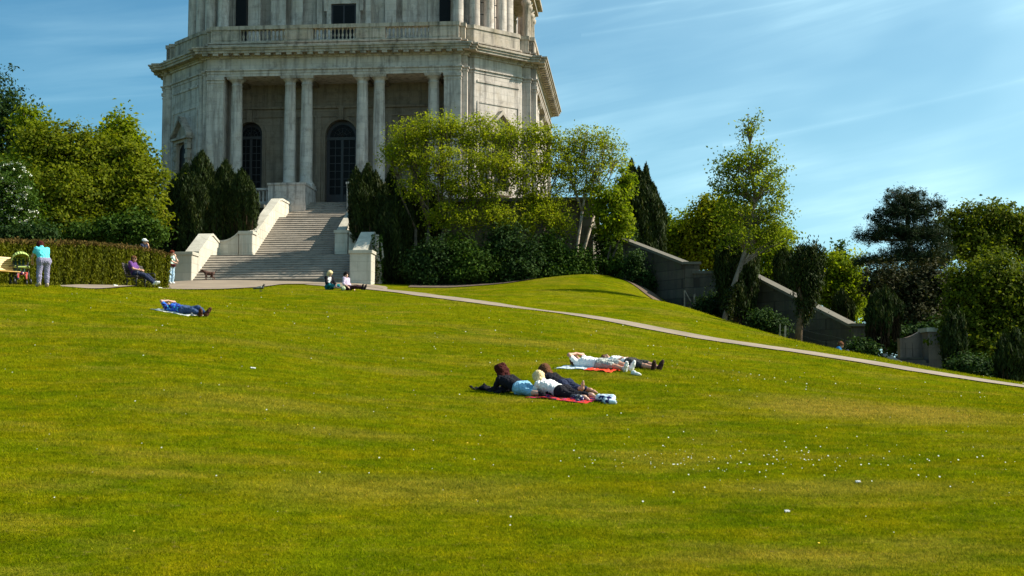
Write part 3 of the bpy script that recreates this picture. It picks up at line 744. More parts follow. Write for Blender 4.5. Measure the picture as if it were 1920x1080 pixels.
def parapet(x0, x1, tops, zbot, ylo, yhi, panel=None):
    """tops: list of (y,z) top line front to back"""
    q = [(ylo, zbot)] + [(yhi, zbot)] + [(y, z - .12) for y, z in tops[::-1]]
    m = MB(FR); m.extx(q, x0, x1); o = m.build('parapet', M_PAR, st)
    c = MB(FR)
    tl = [(y, z - .12) for y, z in tops]; tu = [(y, z) for y, z in tops]
    tl[0] = (tl[0][0] - .04, tl[0][1]); tu[0] = (tu[0][0] - .04, tu[0][1])
    for i in range(len(tops) - 1):
        a, b, c1, d = tl[i], tl[i + 1], tu[i + 1], tu[i]
        c.add([(x0 - .05, *a), (x0 - .05, *b), (x0 - .05, *c1), (x0 - .05, *d), (x1 + .05, *a), (x1 + .05, *b), (x1 + .05, *c1), (x1 + .05, *d)],
              [(0, 3, 2, 1), (4, 5, 6, 7), (3, 7, 6, 2), (0, 1, 5, 4), (0, 4, 7, 3), (1, 2, 6, 5)])
    c.build('coping', M_PAR, o)
zt0 = 7.50
for s in (-1, 1):
    a, b = (4.2, 4.85) if s > 0 else (-4.85, -4.2)
    parapet(a, b, [(-13.7, 7.62), (-11.5, 8.82), (-11.2, 8.86), (-9.9, 8.55)], ZS - 1, -13.7, -9.55)
    m = MB(FR); a, b = (4.2, 5.35) if s > 0 else (-5.2, -4.2)
    m.box(a - (.0 if s > 0 else 0), b, -14.75, -13.7, ZS - 1, zt0 - .16, .03); pp = m.build('pier', M_PAR, st)
    m = MB(FR); m.box(a - .06, b + .06, -14.81, -13.64, zt0 - .16, zt0, .03); m.build('coping', M_PAR, pp)
    # curved wing wall between the two flights
    xo, xi = s * 4.8, s * (3.1 if s < 0 else 3.15)
    n = 12; tops = []
    for i in range(n + 1):
        t = i / n; x = xo + (xi - xo) * t; k = max(0, (t - .45) / .55)
        tops.append((x, 8.52 + .48 * (k * k)))
    if s > 0: pass
    poly = [(xo, ZL1 - 1.5), (xi, ZL1 - 1.5)] + tops[::-1]
    if s > 0: poly = poly[::-1]
    m = MB(FR); m.exty(poly, -9.95, -9.6)
    tp = [(x, z) for x, z in tops] + [(x, z + .1) for x, z in tops[::-1]]
    if s > 0: tp = tp[::-1]
    o = m.build('wing_wall', M_PAR, st); m = MB(FR)
    for i in range(n):
        (xa, za_), (xb, zb_) = tops[i], tops[i + 1]
        m.add([(xa, -10.0, za_), (xb, -10.0, zb_), (xb, -10.0, zb_ + .1), (xa, -10.0, za_ + .1), (xa, -9.55, za_), (xb, -9.55, zb_), (xb, -9.55, zb_ + .1), (xa, -9.55, za_ + .1)],
              [(0, 1, 2, 3), (7, 6, 5, 4), (3, 2, 6, 7), (0, 4, 5, 1)] if s < 0 else [(3, 2, 1, 0), (4, 5, 6, 7), (7, 6, 2, 3), (1, 5, 4, 0)])
    m.build('coping', M_PAR, o)
    a, b = (2.38, 3.1) if s > 0 else (-3.05, -2.27)
    m = MB(FR); m.box(a, b, -10.05, -9.3, ZL1 - 1, 8.96, .03)
    for q in (.18, .42): m.box(a + q, a + q + .1, -10.075, -10.05, ZL1 + .15, 8.85)
    pp = m.build('pier', M_PAR, st)
    m = MB(FR); m.box(a - .05, b + .05, -10.1, -9.25, 8.96, 9.12, .03); m.build('coping', M_PAR, pp)
    a, b = (2.38, 2.8) if s > 0 else (-2.72, -2.27)
    parapet(a, b, [(-9.3, 9.2), (-4.2, 11.75), (-3.6, 11.85), (-1.7, 11.85)], ZL1 - 1, -9.3, -1.65)

# ------------------------------------------------------------------ terrace retaining walls
tr = thing('terrace_wall', 'dark stone retaining wall of the terrace behind the maples right of the stairs', 'wall', M=Matrix.Translation(W(9.7, -7, 5)) @ Matrix.Rotation(TH, 4, 'Z'))
ZT = 11.0
m = MB(FR); m.box(2.85, 16.5, -7, 27, 3, ZT); 
for x in (5.2, 8.0, 11.0, 14.0): m.box(x, x + .5, -7.12, -7, 3, ZT)
m.box(15.9, 16.62, -7.15, -6.4, 3, ZT)
m.build('wall', M_TER, tr)
m = MB(FR); m.box(2.85, 16.75, -7.25, -6.6, ZT, ZT + .2); m.box(16.2, 16.75, -6.6, 27, ZT, ZT + .2); m.build('coping', M_GC, tr)
tl_ = thing('terrace_wall', 'dark stone retaining wall of the terrace behind the yews left of the stairs', 'wall', M=Matrix.Translation(W(-9.7, -6, 5)) @ Matrix.Rotation(TH, 4, 'Z'))
m = MB(FR); m.box(-16.5, -2.8, -5.5, 27, 3, ZT); m.build('wall', M_TER, tl_)
m = MB(FR); m.box(-16.75, -2.8, -5.75, -5.1, ZT, ZT + .2); m.build('coping', M_GC, tl_)
bpt = thing('stair_wall', 'low stone wall running left from the stair pier behind the hedge end', 'wall', M=Matrix.Translation(W(-7, -13.6, 5)) @ Matrix.Rotation(TH, 4, 'Z'))
m = MB(FR); m.box(-9.5, -5.2, -14.2, -13.8, 4.6, zt0 - .22); m.build('wall', M_PAR, bpt); m = MB(FR); m.box(-9.55, -5.27, -14.26, -13.74, zt0 - .22, zt0 - .08); m.build('coping', M_PAR, bpt)

# ------------------------------------------------------------------ sloping garden wall on the right
def wallseg(th, A, B, mat=None, thick=.45, zb=-2.5, cope=True, ch=.14):
    """A,B: world points of the top line"""
    A = Vector(A); B = Vector(B); d = Vector((B.x - A.x, B.y - A.y, 0)); L_ = d.length; d.normalize()
    ang = math.atan2(d.y, d.x); M = Matrix.Translation((A.x, A.y, 0)) @ Matrix.Rotation(ang, 4, 'Z')
    n = max(1, int(L_ / .9)); m = MB(M); c = MB(M)
    q = [(0, zb), (L_, zb), (L_, B.z), (0, A.z)]
    m.exty(q, 0, thick); m.build('wall', mat or M_GW, th)
    if cope:
        c.exty([(-.02, A.z), (L_ + .02, B.z), (L_ + .02, B.z + ch), (-.02, A.z + ch)], -.08, thick + .08); c.build('coping', M_GC, th)
P0 = at(1168, 452, 77); P1 = at(1291, 500, 72.5); P2 = at(1295, 513, 72.5); P3 = at(1398, 513, 70); P4 = at(1606, 620, 63.5)
gw = thing('garden_wall', 'weathered stone wall stepping down the slope beside the path', 'wall', loc=(P2.x, P2.y, 3))
wallseg(gw, P0, P1); wallseg(gw, P2, P3); wallseg(gw, P3, P4)
for (p, ww, zt_) in ((P1, .55, at(1293, 496, 72.5).z), (P4, .8, at(1606, 612, 63.5).z)):
    m = MB(Matrix.Translation((p.x, p.y, 0))); m.box(-.2, ww, -.15, .6, -2.5, zt_); pp = m.build('pier', M_GW, gw)
    m = MB(Matrix.Translation((p.x, p.y, 0))); m.box(-.28, ww + .08, -.23, .68, zt_, zt_ + .13); m.build('coping', M_GC, pp)
# far gateway with its steps
A = at(1687, 634, 61.5); B = at(1734, 624, 61); Cc = at(1766, 624, 60.5)
fg = thing('gateway_wall', 'pinkish stone gateway wall with a curved top beside the small steps', 'wall', loc=(A.x + 1, A.y, -.5))
m = MB(Matrix.Translation((A.x, A.y, 0))); Lw = B.x - A.x; n = 10
poly = [(0, -2.5), (Lw, -2.5)] + [(Lw * (1 - i / n), A.z + (B.z - A.z + .12) * ((1 - i / n) ** 2)) for i in range(n + 1)]
m.exty(poly, 0, .4); 
for x in (.25, .55, .85): m.box(x, x + .12, -.04, 0, -1.2, A.z - .2)
M_PINK = stone('pink_gate_stone', (.30, .22, .175), (.12, .09, .075), .5, .5, .9, .3)
m.build('wall', M_PINK, fg)
m = MB(Matrix.Translation((B.x, B.y, 0))); m.box(0, Cc.x - B.x, -.5, .7, -2.5, B.z + .02); pp = m.build('pier', M_PINK, fg); m = MB(Matrix.Translation((B.x, B.y, 0))); m.box(-.08, Cc.x - B.x + .08, -.58, .78, B.z + .02, B.z + .2); m.build('coping', M_PAR, pp)
gs = at(1668, 700, 58); gt = at(1668, 665, 60.5)
gst = thing('garden_steps', 'short flight of dark stone steps descending by the pinkish gateway', 'steps', loc=(gs.x + .8, 59, -1))
m = MB(); xa, xb = at(1660, 680, 60).x, at(1738, 680, 60).x
for i in range(5): m.box(xa, xb, 59.0 + i * .36, 61.2, -2, at(1700, 691, 59).z + i * .125)
m.build('step_flight', M_GW, gst)
m = MB(); q0 = at(1656, 664, 59.8); q1 = at(1698, 687, 57.4)
dv = (q1 - q0); m.add([q0 + Vector(o) for o in ((-.15, 0, -.6), (.2, 0, -.6), (.2, 0, .02), (-.15, 0, .02))] + [q1 + Vector(o) for o in ((-.15, 0, -.6), (.2, 0, -.6), (.2, 0, .02), (-.15, 0, .02))], [(0,1,2,3),(7,6,5,4),(3,2,6,7),(1,5,6,2),(0,3,7,4)])
m.build('stringer', M_STEP, gst)
# ------------------------------------------------------------------ foliage
def unit(v): return v / np.maximum(np.linalg.norm(v, axis=-1, keepdims=True), 1e-9)
def leaf_mesh(name, C, size, mat, parent, tint, up=0.35, aspect=0.55, dirs=None, dirmix=0.0, out=None):
    """C (n,3) leaf centres, size (n,), diamond leaves"""
    n = len(C); size = np.broadcast_to(size, (n,))
    nrm = RNG.normal(size=(n, 3)); nrm[:, 2] += up * 2
    if out is not None: nrm = nrm + out * 1.1
    nrm = unit(nrm)
    d = RNG.normal(size=(n, 3))
    if dirs is not None: d = unit(d) * (1 - dirmix) + dirs * dirmix
    a = unit(d - nrm * (d * nrm).sum(1, keepdims=True)) if dirs is None else unit(d)
    if dirs is not None: nrm = unit(nrm - a * (nrm * a).sum(1, keepdims=True))
    b = np.cross(nrm, a)
    s = size[:, None]
    fold = nrm * s * 0.12
    V = np.stack([C - a * s * .5, C + b * s * .5 * aspect + fold - a * s * .05, C + a * s * .5, C - b * s * .5 * aspect + fold - a * s * .05], 1).reshape(-1, 3)
    F = np.arange(4 * n, dtype=np.int32).reshape(-1, 4)
    return np_mesh(name, V, F, mat, parent, np.repeat(tint, 4))
def pl(px, py, rx, ry, Y, dd=None):
    """crown lobe from its place in the picture: centre and real radii at depth Y"""
    k = mpp(Y); c = at(px, py, Y)
    return (c.x, c.y, c.z, rx * k, (dd if dd else (rx * .9)) * k, ry * k)
def crown(lobes, nclump, per, cr, shell=0.45, flat=0.7, spray=0.14):
    Lb = np.array(lobes, float); vol = (Lb[:, 3] * Lb[:, 4] * Lb[:, 5]) ** 0.667
    idx = RNG.choice(len(Lb), nclump, p=vol / vol.sum())
    u = unit(RNG.normal(size=(nclump, 3))); r = shell + (1 - shell) * RNG.random(nclump) ** 0.6
    r *= 1 + 0.16 * RNG.normal(size=nclump)
    sp = RNG.random(nclump) < spray; r = np.where(sp, r * (1.08 + .32 * RNG.random(nclump)), r)
    cc = Lb[idx, :3] + u * r[:, None] * Lb[idx, 3:6]
    cs = cr * (0.6 + 0.8 * RNG.random(nclump))
    k = np.repeat(np.arange(nclump), per)
    g = RNG.normal(size=(len(k), 3)) * np.array([1, 1, flat]); g = g * (cs * np.where(sp, .7, 1))[k][:, None]
    C = cc[k] + g
    ct = RNG.normal(size=nclump) * 0.16
    tint = 0.5 + ct[k] + RNG.normal(size=len(k)) * 0.13 + 0.06 * np.clip(g[:, 2] / cr, -1.5, 1.5)
    return C, np.clip(tint, 0, 1), cc, u[k]
M_BARK = plain('bark', (0.10, 0.075, 0.05), 0.9, 0.4, 5, bump=0.8)
M_BARKP = plain('pale_bark', (0.34, 0.28, 0.22), 0.85, 0.5, 3.5, bump=0.6)
M_BARKR = plain('yew_bark', (0.11, 0.065, 0.035), 0.9, 0.45, 5, bump=0.8)
M_MAPLE = leafmat('maple_leaves', [(0, (0.09, 0.12, 0.005)), (0.45, (0.205, 0.24, 0.010)), (0.8, (0.31, 0.325, 0.012)), (1, (0.38, 0.34, 0.03))], 0.55)
M_LEFT = leafmat('olive_leaves', [(0, (0.05, 0.066, 0.005)), (0.45, (0.118, 0.143, 0.006)), (0.8, (0.18, 0.198, 0.008)), (1, (0.24, 0.22, 0.02))], 0.42)
M_LIME = leafmat('fresh_leaves', [(0, (0.07, 0.105, 0.004)), (0.45, (0.15, 0.20, 0.007)), (1, (0.27, 0.29, 0.010))], 0.5)
M_DKGR = leafmat('dark_leaves', [(0, (0.012, 0.028, 0.008)), (0.5, (0.026, 0.052, 0.012)), (1, (0.055, 0.095, 0.02))], 0.22)
M_SHRUB = leafmat('shrub_leaves', [(0, (0.018, 0.04, 0.006)), (0.5, (0.04, 0.078, 0.010)), (1, (0.085, 0.135, 0.016))], 0.3)
M_YEW = leafmat('yew_needles', [(0, (0.012, 0.016, 0.006)), (0.5, (0.022, 0.034, 0.008)), (0.85, (0.04, 0.055, 0.010)), (1, (0.085, 0.07, 0.02))], 0.12, 0.6)
M_YEWD = leafmat('yew_dead_twigs', [(0, (0.03, 0.02, 0.012)), (0.5, (0.07, 0.042, 0.02)), (1, (0.11, 0.075, 0.03))], 0.1, 0.8, 0.1, (1, 1, 1))
M_PINE = leafmat('pine_needles', [(0, (0.012, 0.022, 0.012)), (0.5, (0.024, 0.04, 0.018)), (0.85, (0.04, 0.055, 0.02)), (1, (0.09, 0.06, 0.03))], 0.12, 0.6)
M_BIRCH = leafmat('birch_leaves', [(0, (0.08, 0.11, 0.008)), (0.5, (0.18, 0.22, 0.014)), (1, (0.30, 0.33, 0.025))], 0.5)
M_GOLD = leafmat('golden_leaves', [(0, (0.07, 0.085, 0.004)), (0.4, (0.15, 0.17, 0.007)), (0.8, (0.27, 0.27, 0.010)), (1, (0.38, 0.33, 0.012))], 0.45)
M_BEECH = leafmat('beech_leaves', [(0, (0.032, 0.046, 0.005)), (0.5, (0.082, 0.108, 0.007)), (1, (0.19, 0.195, 0.012))], 0.42)
M_HEDGE = leafmat('hedge_leaves', [(0, (0.045, 0.052, 0.004)), (0.45, (0.10, 0.108, 0.005)), (0.8, (0.14, 0.14, 0.006)), (1, (0.17, 0.14, 0.02))], 0.3)
M_HEDGET = leafmat('hedge_twigs', [(0, (0.07, 0.05, 0.012)), (0.6, (0.14, 0.09, 0.026)), (1, (0.20, 0.15, 0.04))], 0.15, 0.8, 0.1, (1, 1, 1))
M_WHITE = plain('white_blossom', (0.78, 0.78, 0.66), 0.8, 0.1)
M_BIRB = plain('birch_bark', (0.17, 0.125, 0.10), 0.85, 0.85, 1.6, bump=0.6)
def limbs(th, base, tips, r0, mat, name='trunk', gather=0.35, sub=None, seed=0, stems=1, spread=0.4, fork=0.45, straight=False, n=8):
    """base world point; trunk rises to a fork, limbs go to each lobe centre, twigs to sub points"""
    rr = random.Random(seed); m = MB(); base = Vector(base)
    tips = [Vector(t) for t in tips]
    top = sum(tips, Vector()) / len(tips)
    starts = []
    for s in range(stems):
        b = base + Vector((rr.uniform(-spread, spread), rr.uniform(-spread, spread), 0)) if stems > 1 else base
        b.z = H(b.x, b.y) - .3
        tgt = tips[s % len(tips)] if stems > 1 else top
        fk = b.lerp(tgt, fork); fk.x += 0 if straight else rr.uniform(-.3, .3)
        mid = b.lerp(fk, .5) + (Vector((0, 0, 0)) if straight else Vector((rr.uniform(-.15, .15), rr.uniform(-.15, .15), 0)))
        m.tube([b, b.lerp(mid, .12) , mid, fk], [r0 * 1.5, r0 * 1.05, r0 * .85, r0 * .7], n); starts.append(fk)
    for i, t in enumerate(tips):
        s = min(starts, key=lambda q: (q - t).length) if stems > 1 else starts[0]
        p1 = s.lerp(t, .4) + Vector((rr.uniform(-.3, .3), rr.uniform(-.3, .3), rr.uniform(0, .4)))
        m.tube([s, p1, t], [r0 * .6, r0 * .42, r0 * .22], 6)
    if sub is not None:
        for q in sub:
            q = Vector(q); t = min(tips, key=lambda a: (a - q).length)
            s = t.lerp(min(starts, key=lambda a: (a - q).length), rr.uniform(0, .45))
            md = s.lerp(q, .5) + Vector((rr.uniform(-.25, .25), rr.uniform(-.25, .25), rr.uniform(-.1, .35)))
            m.tube([s, md, q], [r0 * .24, r0 * .15, r0 * .05], 4, False)
    return m.build(name, mat, th)
def tree(name, label, cat, bpx, bY, lobes, nclump, per, cr, size, mat, bark, r0=.15, group=None, up=.35, aspect=.6, shell=.45, nsub=60, stems=1, fork=.45, flat=.7, seed=1, spread=.4, straight=False, bz=None):
    b = ground(bpx, bY) if bz is None else Vector((at(bpx, 500, bY).x, bY, bz))
    th = thing(name, label, cat, loc=b, group=group)
    C, tint, cc, out = crown(lobes, nclump, per, cr, shell, flat)
    sub = cc[RNG.choice(len(cc), min(nsub, len(cc)), replace=False)]
    limbs(th, b, [l[:3] for l in lobes], r0, bark, 'trunk', sub=sub, stems=stems, fork=fork, seed=seed, spread=spread, straight=straight)
    leaf_mesh('crown', C, size * (0.6 + 0.8 * RNG.random(len(C))), mat, th, tint, up, aspect, out=out)
    return th
def plume_tree(name, label, cat, plumes, nper, size, mat, group=None, dead=0.0, trunk=True, bY=None, lean=0.0, bare=None, per_m=None):
    """columnar yew: plumes = (px_top, py_top, half width px, py_bottom, Y); foliage of upright sprays"""
    a0 = plumes[0]; gb = ground(a0[0], a0[4]); gb.x = float(np.mean([at(p[0], p[3], p[4]).x for p in plumes])); 
    th = thing(name, label, cat, loc=(gb.x, a0[4], H(gb.x, a0[4])), group=group)
    rj = random.Random(int(plumes[0][0] * 7)); extra = []
    for (px, py, hw, pb, Y) in plumes:
        for _ in range(4):
            if hw < 9: continue
            s_ = rj.choice((-1, 1)) * rj.uniform(.35, 1.0); extra.append((px + s_ * hw, py + rj.uniform(4, 22) + abs(s_) * rj.uniform(5, 30), hw * rj.uniform(.22, .42), py + (pb - py) * rj.uniform(.45, .75), Y - rj.uniform(0, .5)))
    extra = [(a, min(b, d - 14), c, d, e) for a, b, c, d, e in extra]; core = plumes; plumes = plumes + extra
    CS = []; D = []; T = []; O = []; tw = MB()
    for (px, py, hw, pb, Y) in plumes:
        top = np.array(at(px, py, Y)); bot = np.array(at(px + lean * 0, pb, Y)); R = 1.25 * hw * mpp(Y); hgt = top[2] - bot[2]
        n = int(1.9 * nper * (hgt * R) ** 0.9)
        t = RNG.random(n) ** 0.85                                   # 0 bottom .. 1 top
        prof = np.where(t < .68, .72 + .28 * (t / .68) , (1 - ((t - .68) / .32) ** 2.2)) 
        a = RNG.random(n) * 2 * math.pi; lob = 1 + .16 * np.sin(a * 5 + 9 * t + px) + .10 * RNG.normal(size=n)
        rad = R * np.maximum(prof, .03) * lob * (0.62 + 0.38 * RNG.random(n) ** .5)
        c = bot + (top - bot) * t[:, None]; c = c + np.stack([np.cos(a) * rad, np.sin(a) * rad, RNG.normal(size=n) * .1], 1)
        o = np.stack([np.cos(a), np.sin(a), np.zeros(n)], 1)
        CS.append(c); O.append(o); D.append(unit(np.array([0, 0, 1.0]) + o * .22)); T.append(.5 + .2 * np.sin(a * 7 + px) * .6 + RNG.normal(size=n) * .18)
        tw.tube([bot - np.array([0, 0, .6]), bot + (top - bot) * .5, top - (top - bot) * .12], [R * .22, R * .13, .02], 6)
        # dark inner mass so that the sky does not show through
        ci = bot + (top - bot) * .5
    C = np.concatenate(CS); D = np.concatenate(D); O = np.concatenate(O); T = np.clip(np.concatenate(T), 0, 1)
    tw.build('trunk', M_BARKR, th)
    sz = size * (.6 + .8 * RNG.random(len(C)))
    leaf_mesh('crown', C, sz * .8, mat, th, T, 0, .22, dirs=D, dirmix=.66, out=O)
    # inner sprays, larger and denser
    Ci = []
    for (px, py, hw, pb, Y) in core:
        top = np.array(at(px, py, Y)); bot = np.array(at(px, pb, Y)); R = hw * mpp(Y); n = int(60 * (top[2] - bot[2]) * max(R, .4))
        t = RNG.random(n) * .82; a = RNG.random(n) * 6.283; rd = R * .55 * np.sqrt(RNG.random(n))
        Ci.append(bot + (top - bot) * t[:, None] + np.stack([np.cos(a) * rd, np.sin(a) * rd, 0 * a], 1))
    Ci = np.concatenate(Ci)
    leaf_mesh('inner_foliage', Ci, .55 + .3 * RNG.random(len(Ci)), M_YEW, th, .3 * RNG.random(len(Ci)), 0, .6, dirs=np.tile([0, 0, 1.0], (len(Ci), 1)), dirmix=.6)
    if dead:      # brown bare lower twigs: many thin upright stems
        dd = MB(); rr = random.Random(int(plumes[0][0]))
        for (px, py, hw, pb, Y) in core:
            for _ in range(int(26 * dead)):
                x = rr.uniform(-hw, hw) * .85; p = at(px + x * .7, pb + rr.uniform(-5, 10), Y + rr.uniform(-.5, .5)); q = at(px + x, pb - (pb - py) * rr.uniform(.25, .5), Y + rr.uniform(-.8, .4))
                p.z -= .3
                dd.tube([p, p.lerp(q, .5) + Vector((rr.uniform(-.1, .1), 0, 0)), q], [.035, .025, .01], 4, False)
        dd.build('bare_stems', M_YEWD, th)
    return th
GL = 'large trees left of the memorial'; GY = 'dark columnar yews beside the stairs'; GM = 'spreading maples right of the stairs'; GR = 'columnar yews along the garden wall'
# --- left side
tree('conifer', 'tall near black tree at the far left edge of the picture', 'tree', -20, 88, [pl(-10, 200, 45, 60, 88), pl(-30, 260, 80, 70, 88), pl(25, 235, 40, 45, 87), pl(-10, 330, 70, 70, 88)], 620, 26, .42, .26, M_DKGR, M_BARK, .3, shell=.3, nsub=60, up=.2, aspect=.4)
tree('sycamore', 'bright leafy treetop between the black tree and the olive green maples', 'tree', 70, 84, [pl(58, 228, 17, 30, 84), pl(75, 275, 38, 40, 84), pl(55, 340, 50, 60, 84)], 230, 26, .36, .26, M_LIME, M_BARK, .2, nsub=30)
tree('sycamore', 'pointed bright green treetop rising close to the left wall of the memorial', 'tree', 225, 84, [pl(228, 238, 18, 30, 84), pl(205, 262, 20, 26, 84), pl(243, 272, 24, 34, 84), pl(225, 330, 55, 55, 84)], 300, 26, .34, .26, M_LIME, M_BARK, .2, nsub=30)
tree('maple', 'broad olive green maple leftmost behind the hedge', 'tree', 110, 70, [pl(85, 285, 60, 58, 70), pl(130, 305, 62, 60, 70), pl(60, 350, 70, 55, 69), pl(120, 370, 72, 55, 68.5), pl(110, 425, 60, 35, 68)], 950, 30, .26, .19, M_LEFT, M_BARK, .16, nsub=110, stems=4, spread=.9, group=GL)
tree('maple', 'broad olive green maple with its crown reaching over the left wall of the memorial', 'tree', 215, 71, [pl(185, 300, 52, 55, 71), pl(235, 310, 52, 50, 71), pl(268, 345, 42, 50, 70), pl(205, 365, 70, 52, 70), pl(262, 410, 42, 45, 69), pl(190, 425, 50, 30, 69)], 900, 30, .26, .19, M_LEFT, M_BARK, .16, nsub=110, stems=4, spread=.9, group=GL)
tree('green_shrub', 'bright green bush under the maples just behind the hedge', 'bush', 240, 67, [pl(205, 435, 38, 24, 67), pl(255, 428, 34, 30, 67), pl(285, 440, 26, 26, 67), pl(150, 440, 30, 18, 67), pl(95, 440, 30, 16, 67)], 420, 24, .2, .16, M_SHRUB, M_BARK, .05, nsub=20)
wt = tree('flowering_shrub', 'leafy shrub dotted with white flower clusters at the left edge', 'bush', 10, 57, [pl(25, 345, 34, 40, 57), pl(35, 395, 32, 40, 57), pl(0, 380, 50, 50, 57), pl(20, 425, 40, 25, 57), pl(-20, 330, 40, 40, 57)], 420, 30, .2, .13, M_SHRUB, M_BARK, .07, nsub=50)
lb = np.array([pl(25, 345, 34, 40, 57), pl(35, 395, 32, 40, 57), pl(0, 380, 50, 50, 57), pl(20, 425, 40, 25, 57)])
u_ = unit(RNG.normal(size=(170, 3))); u_[:, 1] = -abs(u_[:, 1]); k_ = RNG.integers(0, 4, 170)
fc = lb[k_, :3] + u_ * lb[k_, 3:6] * 1.02; kk = np.repeat(np.arange(170), 12); fp = fc[kk] + RNG.normal(size=(len(kk), 3)) * np.array([.05, .05, .03])
leaf_mesh('blossom', fp, .06, M_WHITE, wt, np.ones(len(fp)), .8, .9)
# yews left of the stairs
plume_tree('yew', 'tall dark yew with two pointed tops left of the stairs', 'tree', [(378, 288, 20, 460, 80), (350, 312, 17, 470, 79.6), (362, 330, 24, 475, 79.2), (392, 320, 15, 470, 80)], 1500, .34, M_YEW, GY, dead=.8)
plume_tree('yew', 'dark ragged yew beside the left corner of the memorial', 'tree', [(330, 335, 17, 475, 80.5), (316, 362, 18, 480, 80), (304, 392, 12, 480, 80)], 1400, .34, M_YEW, GY, dead=.6)
plume_tree('yew', 'slender dark yew standing before the outermost left column', 'tree', [(423, 306, 17, 450, 80.4), (410, 335, 15, 465, 80)], 1500, .34, M_YEW, GY, dead=.5)
plume_tree('yew', 'rounded dark yew nearest the left parapet of the stairs', 'tree', [(453, 322, 16, 452, 79.5), (468, 345, 13, 450, 79.4), (441, 345, 14, 455, 79.8)], 1500, .34, M_YEW, GY, dead=.4)
# yews right of the stairs
plume_tree('yew', 'dark yew hard against the right parapet of the stairs', 'tree', [(668, 320, 12, 440, 78.6), (690, 312, 14, 455, 78.6), (705, 325, 11, 455, 78.4), (680, 345, 20, 455, 78)], 1600, .32, M_YEW, GY, dead=.4)
plume_tree('yew', 'black leaning yew with bare brown stems behind the ivy stump', 'tree', [(735, 316, 11, 470, 78.8), (722, 352, 18, 520, 77.6), (752, 350, 18, 525, 77.6), (740, 375, 28, 528, 77)], 1400, .34, M_YEW, GY, dead=1.0)
plume_tree('yew', 'dark yew half hidden inside the maples', 'tree', [(790, 332, 26, 500, 78.6), (812, 352, 20, 500, 78.6), (770, 362, 18, 510, 78)], 1100, .36, M_YEW, GY, dead=1.0)
plume_tree('yew', 'large dark yew with a jagged top right of the maples', 'tree', [(1184, 304, 12, 500, 82), (1198, 318, 11, 505, 82), (1211, 312, 9, 500, 82), (1222, 345, 13, 500, 81.6), (1168, 335, 14, 510, 81), (1205, 345, 26, 515, 80.6), (1233, 372, 12, 490, 81.6), (1218, 395, 22, 515, 80.6), (1185, 390, 24, 520, 80.4)], 1500, .36, M_YEW, GY, dead=.5)
# ivy stump
iv = thing('ivy_stump', 'pale ivy covered dead trunk against the right stair pier', 'tree trunk', loc=ground(710, 75.0)); p0 = ground(710, 75); p1 = at(707, 440, 75)
m = MB(); m.tube([p0 - Vector((0, 0, .3)), p0.lerp(p1, .3) + Vector((.07, 0, 0)), p0.lerp(p1, .6) - Vector((.06, 0, 0)), p1], [.20, .14, .13, .10], 9); m.tube([p0.lerp(p1, .35), p0.lerp(p1, .55) + Vector((.28, 0, 0)), p0.lerp(p1, .85) + Vector((.2, .1, 0))], [.08, .06, .04], 6); m.build('trunk', M_BARKP, iv)
n = 500; t = RNG.random(n); a = RNG.random(n) * 6.28; rr_ = .2 + .1 * RNG.random(n); c = np.array(p0) + (np.array(p1) - np.array(p0)) * t[:, None] + np.stack([np.cos(a) * rr_, np.sin(a) * rr_, 0 * a], 1)
leaf_mesh('ivy', c, .13, M_SHRUB, iv, RNG.random(n), .2, .8)
# --- maples right of the stairs
tree('maple', 'spreading spring maple nearest the stairs, in front of the portico columns', 'tree', 800, 76.4, [pl(760, 260, 40, 34, 76), pl(800, 245, 48, 32, 76), pl(845, 245, 36, 32, 76.5), pl(770, 300, 40, 30, 76), pl(820, 300, 45, 35, 75.5), pl(735, 292, 24, 22, 76), pl(850, 350, 40, 35, 76), pl(780, 355, 34, 30, 75.6), pl(830, 405, 34, 26, 75.6)], 700, 22, .22, .125, M_MAPLE, M_BARK, .11, nsub=170, stems=4, spread=.7, fork=.4, group=GM, shell=.15)
tree('maple', 'spreading spring maple covering the right corner of the memorial', 'tree', 915, 76.8, [pl(880, 255, 42, 34, 77), pl(925, 250, 42, 32, 77), pl(965, 265, 36, 34, 77), pl(895, 305, 45, 34, 76), pl(945, 310, 45, 34, 76), pl(905, 355, 42, 34, 76), pl(985, 330, 32, 34, 76.5), pl(880, 410, 36, 30, 75.8), pl(935, 405, 34, 34, 75.8), pl(900, 225, 18, 10, 77)], 740, 22, .22, .125, M_MAPLE, M_BARK, .11, nsub=180, stems=4, spread=.9, fork=.42, group=GM, shell=.15)
tree('maple', 'spreading spring maple in front of the lit right side of the memorial', 'tree', 1010, 77, [pl(990, 250, 34, 26, 77.5), pl(1030, 262, 34, 30, 77.5), pl(1015, 305, 42, 34, 77), pl(1050, 310, 28, 34, 77), pl(1000, 365, 36, 30, 77), pl(1040, 375, 26, 30, 77), pl(985, 415, 30, 30, 76.4), pl(1050, 420, 28, 34, 76.4), pl(1020, 395, 34, 30, 76.6)], 540, 22, .21, .125, M_MAPLE, M_BARK, .10, nsub=150, stems=3, spread=.6, fork=.45, group=GM, shell=.15)
tree('maple', 'airy open maple with bare forked limbs against the sky', 'tree', 1085, 77.5, [pl(1095, 262, 36, 26, 78), pl(1135, 268, 32, 26, 78), pl(1155, 300, 26, 30, 78), pl(1080, 305, 26, 30, 78), pl(1120, 310, 36, 30, 77.5), pl(1105, 350, 36, 24, 78), pl(1068, 335, 26, 30, 77.5), pl(1060, 285, 22, 30, 78)], 420, 22, .18, .12, M_MAPLE, M_BARKP, .10, nsub=230, stems=2, spread=.3, fork=.5, group=GM, shell=.3)
